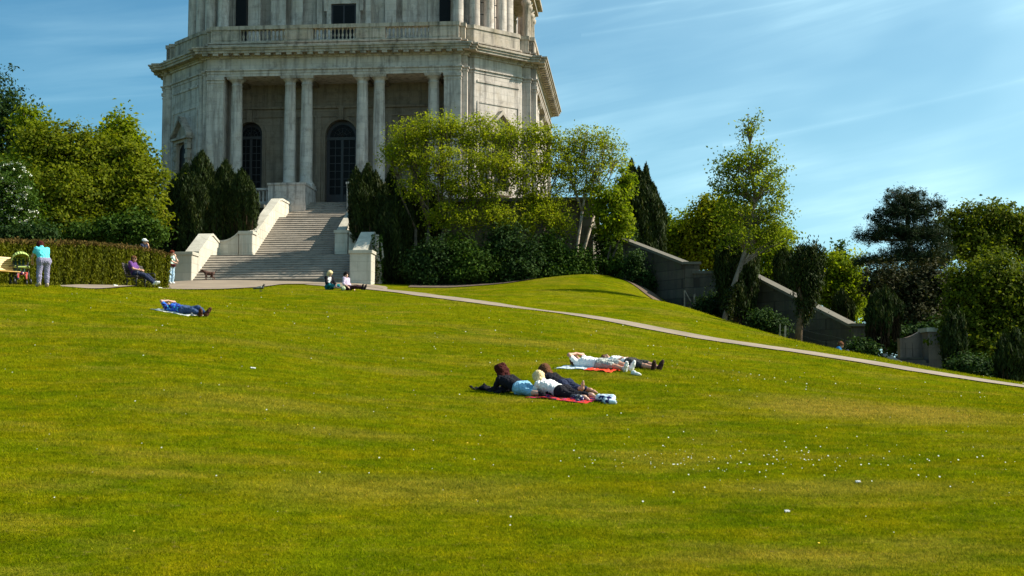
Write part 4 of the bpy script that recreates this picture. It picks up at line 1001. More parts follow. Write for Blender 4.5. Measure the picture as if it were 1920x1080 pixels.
tree('maple', 'low bright maple hanging past the lit terrace corner', 'tree', 1140, 77, [pl(1150, 370, 32, 34, 76.6), pl(1175, 345, 20, 28, 77), pl(1140, 415, 28, 36, 76.4), pl(1165, 420, 26, 34, 76.4), pl(1125, 385, 18, 28, 76.6)], 300, 24, .19, .17, M_LIME, M_BARK, .08, nsub=60, stems=2, spread=.3, group=GM, shell=.15)
# shrubs along the foot of the terrace
GS = 'dark green shrubs along the terrace foot'
for (px, Y, lab, lb) in [(800, 74.6, 'dark leafy shrub nearest the stairs at the terrace foot', [(790, 500, 32, 32), (822, 482, 26, 40), (805, 515, 40, 20)]),
        (880, 74.8, 'broad dark shrub below the middle of the maples', [(862, 478, 26, 46), (900, 492, 36, 30), (885, 515, 45, 20)]),
        (965, 75.3, 'tallest dark shrub of the terrace foot', [(945, 462, 30, 44), (992, 486, 34, 34), (965, 510, 45, 20)]),
        (1045, 76, 'dark shrub with yellowish tips at the right end of the terrace foot', [(1030, 474, 26, 44), (1075, 496, 32, 28), (1055, 512, 42, 16), (1095, 495, 14, 26)])]:
    tree('shrub', lab, 'bush', px, Y, [pl(a, b, c, d, Y) for a, b, c, d in lb], 520, 26, .24, .15, M_SHRUB if px > 1000 or px == 880 else M_DKGR, M_BARK, .05, nsub=25, group=GS, stems=3, shell=.2)
tree('shrub', 'low sunlit shrub at the foot of the jagged yew', 'bush', 1150, 77.5, [pl(1140, 500, 22, 18, 77), pl(1165, 505, 22, 14, 76.5), pl(1150, 480, 18, 22, 78)], 150, 22, .2, .16, M_SHRUB, M_BARK, .04, nsub=15, group=GS, stems=2)
# brown leafless stems behind the shrubs
# --- right side
# birch leaning over the wall
bb = ground(1352, 67); bth = thing('birch', 'slender airy birch leaning right with a pale trunk before the wall', 'tree', loc=bb)
tp = [bb - Vector((0, 0, .5)), at(1362, 585, 67), at(1372, 545, 67), at(1388, 500, 67), at(1397, 470, 67), at(1408, 430, 67), at(1415, 380, 67), at(1412, 330, 67), at(1406, 270, 67), at(1402, 215, 67)]
m = MB(); m.tube(tp, [.17, .13, .12, .11, .10, .085, .07, .055, .035, .012], 9); m.tube([tp[3], at(1404, 478, 67), at(1402, 455, 67.2)], [.06, .045, .03], 6)
lob = [pl(1405, 250, 16, 36, 67), pl(1395, 300, 32, 30, 67), pl(1435, 300, 24, 34, 67), pl(1370, 315, 30, 28, 67), pl(1360, 350, 26, 30, 67), pl(1405, 350, 42, 36, 67), pl(1452, 345, 28, 36, 67), pl(1375, 400, 38, 36, 67), pl(1440, 400, 42, 36, 67), pl(1400, 440, 46, 30, 67), pl(1465, 435, 28, 26, 67), pl(1412, 225, 12, 14, 67)]
C, tint, cc, out = crown(lob, 620, 21, .20, .12, .9, spray=.25)
for q in cc[RNG.choice(len(cc), 210, replace=False)]:
    q = Vector(q); zt_ = q.z - .55 * abs(q.x - 11.4) - .3; s = min(tp[3:], key=lambda a: abs(a.z - zt_)); md = s.lerp(q, .5) + Vector((0, 0, .18)); m.tube([s, md, q], [.035, .02, .008], 4, False)
m.build('trunk', M_BIRB, bth)
n = 2600; tt = RNG.random(n) ** 1.2 * .55; ki = tt * 5; i0 = ki.astype(int); fr = (ki - i0)[:, None]; TP = np.array([list(q) for q in tp]); c_ = TP[i0] * (1 - fr) + TP[i0 + 1] * fr; a_ = RNG.random(n) * 6.28; r_ = (.16 + .22 * RNG.random(n)) * (1.1 - tt); c_ = c_ + np.stack([np.cos(a_) * r_, np.sin(a_) * r_, .1 * RNG.normal(size=n)], 1); c_ = c_[(np.sin(c_[:, 2] * 3.1) + np.cos(a_ * 1.0) * .7) > -.55]
leaf_mesh('ivy', c_, .13, M_YEW, bth, RNG.random(len(c_)), .2, .7)
if 1: leaf_mesh('crown', C, .13 * (.6 + .8 * RNG.random(len(C))), M_BIRCH, bth, tint, .1, .55)
tree('golden_tree', 'low golden green tree just right of the jagged yew behind the wall', 'tree', 1275, 88, [pl(1265, 455, 26, 36, 88), pl(1290, 440, 26, 40, 88), pl(1275, 490, 34, 26, 88), pl(1305, 470, 24, 34, 88)], 330, 26, .3, .22, M_LIME, M_BARK, .15, nsub=40)
tree('golden_tree', 'golden topped tree behind the leaning birch', 'tree', 1340, 86, [pl(1325, 405, 26, 30, 86), pl(1350, 395, 24, 26, 86), pl(1312, 440, 26, 36, 86), pl(1355, 440, 34, 40, 86), pl(1335, 480, 40, 26, 86), pl(1385, 420, 30, 40, 86)], 520, 26, .3, .22, M_GOLD, M_BARK, .15, nsub=50)
tree('broadleaf_tree', 'mid green tree filling the gap behind the birch trunk', 'tree', 1420, 82, [pl(1425, 470, 32, 40, 82), pl(1445, 510, 30, 36, 82), pl(1400, 490, 26, 34, 82), pl(1470, 490, 22, 30, 82), pl(1440, 450, 40, 28, 82)], 420, 26, .28, .2, M_LIME, M_BARK, .15, nsub=40)
tree('fir', 'small bluish fir tip between the jagged yew and the golden trees', 'tree', 1252, 100, [pl(1250, 405, 6, 14, 100), pl(1252, 425, 14, 14, 100), pl(1252, 450, 20, 20, 100)], 120, 20, .3, .2, M_SHRUB, M_BARK, .12, nsub=10)
plume_tree('yew', 'squat black yew directly behind the birch trunk', 'tree', [(1366, 448, 18, 575, 69), (1384, 442, 16, 575, 69), (1402, 456, 15, 575, 69), (1382, 465, 30, 590, 68.6)], 1500, .3, M_YEW, GR, dead=.6)
plume_tree('yew', 'dark yew showing above the wall between birch and round topped yew', 'tree', [(1468, 470, 14, 560, 72), (1484, 478, 16, 570, 72), (1496, 490, 12, 575, 72)], 1500, .3, M_YEW, GR, dead=.3)
tree('bright_tree', 'bright green broadleaf tree behind the lower end of the wall', 'tree', 1575, 82, [pl(1560, 500, 26, 26, 82), pl(1590, 510, 28, 30, 82), pl(1550, 540, 24, 34, 82), pl(1585, 555, 34, 34, 82), pl(1608, 545, 16, 40, 82), pl(1575, 595, 36, 24, 82)], 520, 26, .27, .19, M_LIME, M_BARK, .15, nsub=50)
tree('fir', 'small pale fir tip poking above the bright green tree', 'tree', 1575, 100, [pl(1575, 462, 6, 12, 100), pl(1575, 480, 16, 14, 100), pl(1572, 510, 24, 24, 100)], 130, 20, .28, .2, M_SHRUB, M_BARK, .12, nsub=10)
plume_tree('yew', 'small dark yew before the bright green tree', 'tree', [(1578, 548, 13, 615, 74), (1590, 560, 10, 620, 74)], 1500, .28, M_YEW, GR, dead=.2)
# yew with a rounded head on a bare trunk
yb = ground(1494, 61); yt = thing('yew', 'round topped yew on a slanting bare trunk in front of the wall', 'tree', loc=yb, group=GR)
m = MB(); m.tube([yb - Vector((0, 0, .4)), at(1500, 600, 61), at(1510, 565, 61), at(1516, 520, 61)], [.2, .15, .15, .09], 8)
for dx, dz in ((-18, -70), (-8, -80), (8, -90), (20, -70), (14, -60), (-14, -55), (2, -75)): m.tube([at(1506, 580, 61), at(1512 + dx * .7, 570 + dz * .3, 61 + dx * .01), at(1514 + dx, 570 + dz, 61)], [.09, .06, .02], 5)
m.build('trunk', M_BARKR, yt)
C, tint, cc, out = crown([pl(1516, 486, 22, 24, 61), pl(1505, 512, 18, 30, 61), pl(1527, 510, 18, 34, 61), pl(1514, 545, 18, 34, 61), pl(1508, 580, 10, 24, 61), pl(1500, 480, 9, 14, 61), pl(1534, 482, 8, 14, 61)], 560, 26, .12, .3, 1.6)
leaf_mesh('crown', C, .15, M_YEW, yt, tint, 0, .35, dirs=np.tile([0, 0, 1.0], (len(C), 1)), dirmix=.6)
dm_ = MB()
for _ in range(70): x = random.uniform(-22, 22); dm_.tube([at(1508 + x * .5, 585 + random.uniform(-8, 10), 61), at(1514 + x, 545 + random.uniform(-20, 10), 60.8)], [.02, .01], 4, False)
dm_.build('bare_stems', M_YEWD, yt)
# pine
pb = ground(1722, 72); pt = thing('pine', 'tall dark pine with layered branches and a rounded top', 'tree', loc=(pb.x, 76, H(pb.x, 76)))
plb = [pl(1700, 378, 44, 26, 76), pl(1680, 400, 36, 22, 76), pl(1730, 400, 32, 26, 76), pl(1645, 405, 14, 12, 76), pl(1635, 446, 30, 12, 76), pl(1612, 440, 10, 10, 76), pl(1660, 430, 34, 14, 76), pl(1700, 440, 44, 26, 76), pl(1745, 440, 36, 28, 76), pl(1650, 486, 34, 10, 76), pl(1620, 490, 22, 9, 76), pl(1690, 478, 40, 18, 76), pl(1740, 485, 40, 26, 76), pl(1700, 520, 60, 22, 76), pl(1760, 385, 10, 12, 76), pl(1765, 480, 22, 30, 76)]
C, tint, cc, out = crown(plb, 1500, 46, .14, .1, .8, spray=.2)
tx = [Vector((pb.x, 76, H(pb.x, 76) - .5)), at(1722, 590, 76), at(1712, 520, 76), at(1705, 450, 76), at(1700, 400, 76), at(1699, 365, 76)]
m = MB(); m.tube(tx, [.3, .25, .2, .15, .09, .03], 9)
for l in plb:
    q = Vector(l[:3]); s = min([tx[2].lerp(tx[3], .0), tx[2].lerp(tx[3], .5), tx[3], tx[3].lerp(tx[4], .5), tx[4]], key=lambda a: abs(a.z - q.z + .3)); m.tube([s, s.lerp(q, .5) - Vector((0, 0, .1)), q], [.08, .06, .03], 5)
for q in cc[RNG.choice(len(cc), 200, replace=False)]:
    q = Vector(q); l = min(plb, key=lambda l: (Vector(l[:3]) - q).length); m.tube([Vector(l[:3]), q], [.025, .01], 4, False)
m.build('trunk', M_BARKR, pt)
leaf_mesh('crown', C, .155, M_PINE, pt, tint, .3, .22)
tree('brown_tree', 'dark brownish green twiggy tree below the pine', 'tree', 1680, 70, [pl(1660, 530, 42, 32, 71), pl(1705, 560, 42, 40, 71), pl(1740, 540, 34, 50, 71), pl(1720, 610, 50, 34, 70.5), pl(1770, 560, 24, 40, 71)], 700, 24, .26, .18, leafmat('brown_twigs', [(0, (0.016, 0.018, 0.008)), (0.6, (0.034, 0.036, 0.012)), (1, (0.07, 0.056, 0.022))], .15), M_BARK, .14, nsub=90, stems=3)
tree('beech', 'tall rounded green tree at the back behind the domed beech', 'tree', 1850, 92, [pl(1800, 425, 40, 36, 92), pl(1850, 415, 44, 34, 92), pl(1895, 425, 44, 36, 92), pl(1835, 460, 60, 34, 92), pl(1930, 450, 44, 44, 92)], 800, 28, .3, .22, M_BEECH, M_BARK, .25, nsub=60)
tree('beech', 'large dome shaped beech at the right edge above the yews', 'tree', 1860, 60, [pl(1850, 530, 62, 52, 60), pl(1815, 560, 44, 46, 60), pl(1895, 545, 50, 60, 60), pl(1830, 620, 62, 48, 60), pl(1900, 620, 56, 54, 60), pl(1850, 660, 60, 34, 59.6), pl(1950, 580, 50, 70, 60)], 1400, 30, .2, .155, M_BEECH, M_BARK, .2, nsub=140, stems=3, spread=.6, group=None)
plume_tree('yew', 'shaggy dark yew with bare brown stems beside the end pier of the wall', 'tree', [(1645, 548, 12, 625, 60.5), (1660, 542, 12, 630, 60.5), (1634, 572, 10, 640, 60.4), (1650, 575, 18, 628, 60.2), (1678, 560, 12, 615, 60.6)], 1300, .28, M_YEW, GR, dead=2.2)
plume_tree('yew', 'narrow black yew right of the pinkish gateway', 'tree', [(1782, 590, 10, 690, 56), (1797, 585, 11, 692, 56), (1788, 610, 18, 694, 55.8)], 1700, .26, M_YEW, GR, dead=.2)
plume_tree('yew', 'black yew clump at the right edge beside the path', 'tree', [(1885, 632, 14, 712, 52), (1905, 625, 15, 714, 52), (1925, 640, 14, 716, 52), (1900, 655, 28, 716, 51.8)], 1700, .26, M_YEW, GR, dead=.1)
for i, (px, Y, lb) in enumerate([(1800, 78, [(1790, 560, 50, 50), (1850, 600, 60, 50), (1740, 640, 50, 30)]), (1960, 66, [(1990, 560, 60, 90), (2050, 640, 70, 70)]), (1660, 92, [(1640, 560, 50, 40), (1700, 600, 60, 50)]), (1500, 95, [(1500, 540, 60, 30), (1440, 540, 50, 30)])]):
    tree('broadleaf_tree', ['dark broadleaf tree between the pine and the domed beech', 'broadleaf tree just off the right edge behind the black yews', 'dark tree seen through the gap under the pine', 'dark green tree low behind the wall and the birch'][i], 'tree', px, Y, [pl(a, b, c, d, Y) for a, b, c, d in lb], 420, 26, .34, .25, M_DKGR, M_BARK, .2, nsub=20, group='dark trees filling the background')
tree('undergrowth_bush', 'dark bush filling the ground behind the pinkish gateway', 'bush', 1720, 68, [pl(1700, 640, 40, 24, 68), pl(1750, 640, 40, 30, 68), pl(1790, 650, 34, 34, 66)], 330, 24, .26, .2, M_DKGR, M_BARK, .06, nsub=20)
for i, (px, Y, lb, lab) in enumerate([(1845, 54.5, [(1815, 690, 30, 18), (1850, 695, 34, 16), (1880, 700, 24, 16)], 'low dark bush under the domed beech next to the path'), (1745, 62, [(1775, 665, 14, 22), (1790, 680, 20, 20)], 'small dark bush pressed against the right side of the gateway'),
        (60, 56, [(70, 442, 34, 16), (20, 446, 34, 16)], 'low dark bush between the flowering shrub and the hedge')]):
    tree('bush', lab, 'bush', px, Y, [pl(a, b, c, d, Y) for a, b, c, d in lb], 260, 24, .17, .14, M_DKGR, M_BARK, .04, nsub=15)
for px, Y, lb, lab in [(1205, 74.6, [(1195, 515, 20, 20), (1215, 530, 18, 14), (1188, 490, 14, 22)], 'dark bush growing at the top end of the garden wall'), (1330, 70, [(1325, 575, 18, 16), (1345, 570, 14, 20)], 'dark bush at the wall foot left of the birch trunk'), (1435, 65, [(1430, 600, 18, 16), (1455, 612, 16, 12)], 'dark bush at the wall foot between birch and ivy column'), (1620, 59, [(1615, 655, 14, 16), (1630, 662, 12, 14)], 'dark bush hiding the foot of the end pier')]:
    tree('bush', lab, 'bush', px, Y, [pl(a, b, c, d, Y) for a, b, c, d in lb], 200, 22, .2, .13, M_DKGR, M_BARK, .04, nsub=12, shell=.2)
tree('bush', 'tall dark bush between the terrace corner and the garden wall', 'bush', 1150, 79, [pl(a, b, c, d, 79) for a, b, c, d in [(1135, 455, 18, 30), (1160, 450, 22, 34), (1145, 500, 26, 26), (1175, 490, 22, 30)]], 420, 26, .22, .15, M_DKGR, M_BARK, .05, nsub=15, shell=.2)
# --- hedge
hA = Vector(at(-260, 536, 45.5)); hB = Vector(at(314, 531, 64)); hd = Vector((hB.x - hA.x, hB.y - hA.y, 0)); hl = hd.length; hd.normalize(); hn = Vector((-hd.y, hd.x, 0))
hg = thing('hedge', 'long clipped yellow green hedge with a brown twiggy top behind the benches', 'hedge', loc=hA.lerp(hB, .5))
n = 75000; u1 = RNG.random(n) * hl; kind = RNG.random(n); topf = 1.62; 
gx = np.array(hA)[None, :2] + np.outer(u1, np.array(hd)[:2]); 
zg = height(gx[:, 0], gx[:, 1])
wav = .09 * np.sin(u1 * 4.1) + .07 * np.sin(u1 * 9.7 + 1) + .05 * np.sin(u1 * 17)
front = kind < .72; tpz = RNG.random(n) ** .8
hgt = topf + .30 * np.clip(u1 / hl * 1.25 - .25, 0, 1) - .30 * np.clip((u1 - (hl - 3.5)) / 3.5, 0, 1) ** 2
off = np.where(front, wav * .6 - .02 + .10 * RNG.normal(size=n) * .8 + .12 * (1 - tpz), RNG.random(n) * 1.4)
zz = np.where(front, tpz * (hgt - .02), hgt - .04 + .05 * RNG.normal(size=n)) 
C = np.column_stack([gx[:, 0] + off * hn.x, gx[:, 1] + off * hn.y, zg + zz])
endm = RNG.random(n) < .05; uu = RNG.random(n); C[endm] = np.column_stack([hB.x + hn.x * uu * 1.4 + .05 * RNG.normal(size=n), hB.y + hn.y * uu * 1.4, H(hB.x, hB.y) + (topf - .06) * RNG.random(n)])[endm]
tint = np.clip(.42 + .22 * np.sin(u1 * 6.3 + 2 * np.sin(u1 * 2.1)) * .8 + RNG.normal(size=n) * .17, 0, 1)
istop = (zz > hgt - .14 - .05 * RNG.normal(size=n)) & ~endm
dr = np.tile([0, 0, 1.0], (n, 1))
leaf_mesh('foliage', C[~istop], .13 * (.6 + .9 * RNG.random((~istop).sum())), M_HEDGE, hg, tint[~istop], 0, .4, dirs=dr[~istop], dirmix=.55)
leaf_mesh('twiggy_top', C[istop], .12 * (.6 + .9 * RNG.random(istop.sum())), M_HEDGET, hg, tint[istop], .3, .4, dirs=dr[istop], dirmix=.45)
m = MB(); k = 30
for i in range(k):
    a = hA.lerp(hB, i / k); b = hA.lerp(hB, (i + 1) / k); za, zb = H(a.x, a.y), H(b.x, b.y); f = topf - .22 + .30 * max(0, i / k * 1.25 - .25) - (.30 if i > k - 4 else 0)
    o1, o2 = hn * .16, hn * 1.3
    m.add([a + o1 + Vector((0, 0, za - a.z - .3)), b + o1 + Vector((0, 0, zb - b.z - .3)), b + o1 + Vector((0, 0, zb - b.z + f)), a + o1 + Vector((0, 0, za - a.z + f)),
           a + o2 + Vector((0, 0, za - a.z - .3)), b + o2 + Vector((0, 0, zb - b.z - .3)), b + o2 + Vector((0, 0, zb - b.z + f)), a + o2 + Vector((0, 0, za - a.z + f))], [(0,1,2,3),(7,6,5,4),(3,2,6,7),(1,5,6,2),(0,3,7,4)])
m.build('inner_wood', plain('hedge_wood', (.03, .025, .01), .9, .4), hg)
# --- grass blades and daisies in the near lawn
M_BLADE = blade_mat()
def off_path(X, Y):
    keep = np.ones(len(X), bool)
    for poly in ([p[:2] for p in _pn] + [p[:2] for p in _pf[::-1]], [p[:2] for p in _fn[2:]] + [p[:2] for p in _ff[2:][::-1]]):
        ins = np.zeros(len(X), bool); m = len(poly)
        for i in range(m):
            (x0, y0), (x1, y1) = poly[i], poly[(i + 1) % m]
            c = ((y0 > Y) != (y1 > Y)) & (X < (x1 - x0) * (Y - y0) / ((y1 - y0) if abs(y1 - y0) > 1e-9 else 1e-9) + x0); ins ^= c
        keep &= ~ins
    return X[keep], Y[keep]
def blades(n):
    Y = 11.2 * (70 / 11.2) ** RNG.random(n); Y = Y[RNG.random(n) < np.clip((68 - Y) / 38, 0, 1)]; n = len(Y); X = (RNG.random(n) - .5) * 2 * (.42 * Y + 1)
    X, Y = off_path(X, Y); n = len(X); Z = height(X, Y); s = (.014 + .022 * RNG.random(n)) * (Y / 16) ** .5
    a = RNG.random(n) * 6.283; wd = (.0035 + .0022 * Y / 12) * (.7 + .6 * RNG.random(n))
    lx = RNG.normal(size=n) * .8 * s; ly = RNG.normal(size=n) * .8 * s
    V = np.stack([np.column_stack([X - np.cos(a) * wd, Y - np.sin(a) * wd, Z - .01]), np.column_stack([X + np.cos(a) * wd, Y + np.sin(a) * wd, Z - .01]), np.column_stack([X + lx, Y + ly, Z + s])], 1).reshape(-1, 3)
    tag(np_mesh('grass', V, np.arange(3 * n, dtype=np.int32).reshape(-1, 3), M_BLADE, None, np.repeat(RNG.random(n), 3)), 'short mown grass blades covering the sunny lawn slope', 'grass', kind='stuff')
blades(700000)
def daisies():
    ps = []
    for (px, py, Y, sx, sy, n) in [(1440, 850, 20.5, 1.5, 1.6, 75), (1600, 880, 19.5, 1.8, 1.3, 40), (1300, 870, 19.5, .9, .8, 35), (960, 690, 36, 9, 6, 70), (470, 600, 45, 8, 6, 60), (1250, 640, 48, 8, 4, 40), (960, 900, 18, 6, 5, 45), (300, 900, 17, 4, 4, 22), (900, 780, 26, 8, 6, 60), (1500, 720, 36, 6, 5, 40)]:
        c = at(px, py, Y); ps.append(np.column_stack([c.x + RNG.normal(size=n) * sx, c.y + RNG.normal(size=n) * sy]))
    P = np.concatenate(ps); P = P[P[:, 1] > 11.5]; z = height(P[:, 0], P[:, 1]) + .045
    k = np.arange(6) * math.pi / 3; r = (.0030 + .0055 * RNG.random(len(P)) ** 2) * (1 + P[:, 1] / 34)
    V = np.stack([np.column_stack([P[:, 0] + np.cos(t) * r, P[:, 1] + np.sin(t) * r, z + r * .75 * np.sin(t)]) for t in k], 1).reshape(-1, 3)
    tag(np_mesh('daisies', V, np.arange(6 * len(P), dtype=np.int32).reshape(-1, 6), plain('daisy_petals', (.52, .52, .42), .9, .15)), 'tiny white daisies scattered through the lawn grass', 'daisies', kind='stuff')
    n = 26; Y = 12 + 40 * RNG.random(n); X = (RNG.random(n) - .5) * .7 * Y; z = height(X, Y) + .03; r = .008 + .006 * RNG.random(n)
    V = np.stack([np.column_stack([X + np.cos(t) * r, Y + np.sin(t) * r, z + .4 * r * np.sin(t)]) for t in k], 1).reshape(-1, 3)
    tag(np_mesh('dandelions', V, np.arange(6 * n, dtype=np.int32).reshape(-1, 6), plain('dandelion', (.75, .48, .02), .7, .2)), 'small yellow dandelions scattered through the lawn', 'dandelions', kind='stuff')
daisies()
# ------------------------------------------------------------------ bodies: blended round cones turned into one continuous mesh
def surface_nets(F, lo, h):
    ins = F < 0; nx, ny, nz = F.shape
    cs = [(i, j, k) for i in (0, 1) for j in (0, 1) for k in (0, 1)]
    def cor(A, c): return A[c[0]:nx - 1 + c[0], c[1]:ny - 1 + c[1], c[2]:nz - 1 + c[2]]
    cnt = sum(cor(ins, c).astype(np.int8) for c in cs); act = (cnt > 0) & (cnt < 8)
    idx = -np.ones(act.shape, np.int64); I = np.argwhere(act); idx[act] = np.arange(len(I))
    S = np.zeros((len(I), 3)); n = np.zeros(len(I))
    vals = {c: cor(F, c)[act] for c in cs}
    for a in cs:
        for ax in range(3):
            if a[ax]: continue
            b = tuple(v + (1 if q == ax else 0) for q, v in enumerate(a))
            va, vb = vals[a], vals[b]; cr = (va < 0) != (vb < 0)
            t = np.where(cr, va / np.where(cr, va - vb, 1), 0)
            p = np.array(a, float)[None, :] + np.eye(3)[ax][None, :] * t[:, None]
            S += p * cr[:, None]; n += cr
    V = lo + (I + S / n[:, None]) * h
    Q = []
    for ax in range(3):
        u, v = [(1, 2), (2, 0), (0, 1)][ax]
        sl = [slice(None)] * 3; s0 = list(sl); s1 = list(sl); s0[ax] = slice(0, -1); s1[ax] = slice(1, None)
        a = ins[tuple(s0)]; b = ins[tuple(s1)]; E = np.argwhere(a != b); fl = a[tuple(E.T)]
        ok = (E[:, u] > 0) & (E[:, v] > 0) & (E[:, u] < F.shape[u] - 1) & (E[:, v] < F.shape[v] - 1)
        E = E[ok]; fl = fl[ok]
        def g(du, dv):
            e = E.copy(); e[:, u] -= du; e[:, v] -= dv; return idx[tuple(e.T)]
        q = np.stack([g(1, 1), g(0, 1), g(0, 0), g(1, 0)], 1); q[~fl] = q[~fl][:, ::-1]
        Q.append(q)
    Q = np.concatenate(Q); Q = Q[(Q >= 0).all(1)]
    return V, Q.astype(np.int32)
def blob(prims, h=.012, k=.03, cut=None):
    """prims (a,b,ra,rb)"""
    A = np.array([[*p[0], *p[1], p[2], p[3]] for p in prims], float)
    mg = .05 + k
    lo = np.minimum(A[:, :3] - A[:, 6:7], A[:, 3:6] - A[:, 7:8]).min(0) - mg; hi = np.maximum(A[:, :3] + A[:, 6:7], A[:, 3:6] + A[:, 7:8]).max(0) + mg
    N_ = np.ceil((hi - lo) / h).astype(int) + 1; F = np.full(N_, 1.0, np.float32)
    for q in A:
        a, b, ra, rb = q[:3], q[3:6], q[6], q[7]; R = max(ra, rb) + mg
        i0 = np.maximum(0, np.floor((np.minimum(a, b) - R - lo) / h).astype(int)); i1 = np.minimum(N_, np.ceil((np.maximum(a, b) + R - lo) / h).astype(int) + 1)
        g = np.stack(np.meshgrid(*[lo[d] + np.arange(i0[d], i1[d]) * h for d in range(3)], indexing='ij'), -1)
        ab = b - a; t = np.clip(((g - a) @ ab) / max(ab @ ab, 1e-9), 0, 1)
        d = np.linalg.norm(g - a - t[..., None] * ab, axis=-1) - (ra + (rb - ra) * t)
        sl = tuple(slice(i0[d_], i1[d_]) for d_ in range(3)); f = F[sl]; kk = k if max(ra, rb) > .016 else .006
        e = np.clip(.5 + .5 * (f - d) / kk, 0, 1); F[sl] = np.minimum(f * (1 - e) + d * e - kk * e * (1 - e), np.minimum(f, d)) 
    return surface_nets(F, lo, h)
def V3(*a): return np.array(a, float)
class Fig:
    """joint dictionary in the figure's own frame"""
    def __init__(s, J, width=1.0, scale=1.0): s.J = {k: V3(*v) for k, v in J.items()}; s.w = width
    def torso(s, g=0.0, lo=0.0):
        J = s.J; lat = unit(J['hipl'] - J['hipr']); sh = unit(J['shl'] - J['shr']); o = []
        for q, sd in (('l', 1), ('r', -1)):
            a = J['pel'] + lat * sd * .075 * s.w; b = J['che'] + sh * sd * .085 * s.w; c = J['pel'] * .5 + J['che'] * .5 + (lat + sh) * .5 * sd * .06 * s.w
            o += [(a, c, .108 * s.w + g, .094 * s.w + g), (c, b, .094 * s.w + g, .112 * s.w + g)]
            o += [(J['che'], J['sh' + q], .10 + g, .062 + g)]
        o += [(J['che'], J['neck'], .09 + g, .055 + g)]
        return o
    def hipprims(s, g=0.0):
        J = s.J; return [(J['hipl'], J['hipr'], .115 * s.w + g, .115 * s.w + g), (J['pel'], J['hipl'], .11 * s.w + g, .11 * s.w + g), (J['pel'], J['hipr'], .11 * s.w + g, .11 * s.w + g)]
    def arm(s, q, t=1.0, g=0.0):
        J = s.J; S, E, Wr = J['sh' + q], J['el' + q], J['wr' + q]; o = []
        if t <= .5: return [(S, S + (E - S) * t * 2, .055 + g, .055 - .02 * t + g)]
        o = [(S, E, .055 + g, .043 + g)]; u = (t - .5) * 2; o.append((E, E + (Wr - E) * u, .043 + g, .043 - .014 * u + g)); return o
    def leg(s, q, t=1.0, g=0.0):
        J = s.J; Hh, K, A = J['hip' + q], J['kn' + q], J['an' + q]
        if t <= .5: u = t * 2; return [(Hh, Hh + (K - Hh) * u, .088 * s.w + g, (.088 - .028 * u) * s.w + g)]
        u = (t - .5) * 2; c = K * .68 + A * .32
        o = [(Hh, K, .088 * s.w + g, .058 + g), (K, K + (A - K) * min(u, .35), .056 + g, .057 + g)]
        if u > .35: o.append((K + (A - K) * .35, K + (A - K) * u, .057 + g, .057 - .019 * (u - .35) / .65 + g))
        return o
    def foot(s, q, g=0.0):
        J = s.J; A, T = J['an' + q], J['to' + q]; sole = s.J.get('so' + q)
        hd = A - (T - A) * .28
        return [(A, A * .45 + T * .55, .040 + g, .036 + g), (A * .45 + T * .55, T, .038 + g, .026 + g), (A, hd, .042 + g, .032 + g)]
    def hand(s, q):
        J = s.J; E, Wr = J['el' + q], J['wr' + q]; d = unit(J.get('hd' + q, Wr - E)); 
        up = V3(0, 0, 1) if abs(d[2]) < .8 else V3(1, 0, 0); side = unit(np.cross(d, up)); nrm = np.cross(side, d)
        o = [(Wr, Wr + d * .045, .026, .030), (Wr + d * .045 + side * .018, Wr + d * .08 + side * .026, .02, .016), (Wr + d * .045 - side * .018, Wr + d * .08 - side * .026, .02, .016)]
        for i, (x, ln) in enumerate(((-.033, .058), (-.011, .072), (.011, .076), (.033, .066))):
            a = Wr + d * .085 + side * x; b = a + (d * .8 - nrm * .35 + side * x * 2) * ln * .55; c = b + (d * .55 - nrm * .7) * ln * .5
            o += [(a, b, .0105, .0098), (b, c, .0098, .0085)]
        a = Wr + d * .03 + side * .028; b = a + (d * .6 + side * .8) * .035; o += [(a, b, .014, .0115), (b, b + (d * .9 - nrm * .3) * .03, .0115, .0098)]
        return o
    def frame(s):
        J = s.J; f = unit(J['face']); t = J.get('crown', V3(0, 0, 1)); t = unit(t - f * (t @ f)); return f, t, np.cross(t, f)
    def head(s, g=0.0):
        J = s.J; h = J['head']; f, t, l = s.frame()
        return [(h + t * .035 - f * .012, h + t * .03 + f * .018, 0.085 + g, .079 + g), (h - t * .03 + f * .02, h - t * .078 + f * .045, .070 + g, .046 + g),
                (h + t * .012 + f * .098, h - t * .018 + f * .112, .011, .017), (h - t * .055 + f * .078, h - t * .055 + f * .082, .020, .020),
                (h + l * .088, h + l * .09 - t * .03, .018, .014), (h - l * .088, h - l * .09 - t * .03, .018, .014)]
    def body(s):
        J = s.J; o = s.torso() + s.hipprims(-.005) + [(J['neck'], J['head'] - s.frame()[1] * .04, .052, .05)] + s.head()
        for q in 'lr': o += s.arm(q) + s.leg(q) + s.foot(q, -.006) + s.hand(q)
        return o
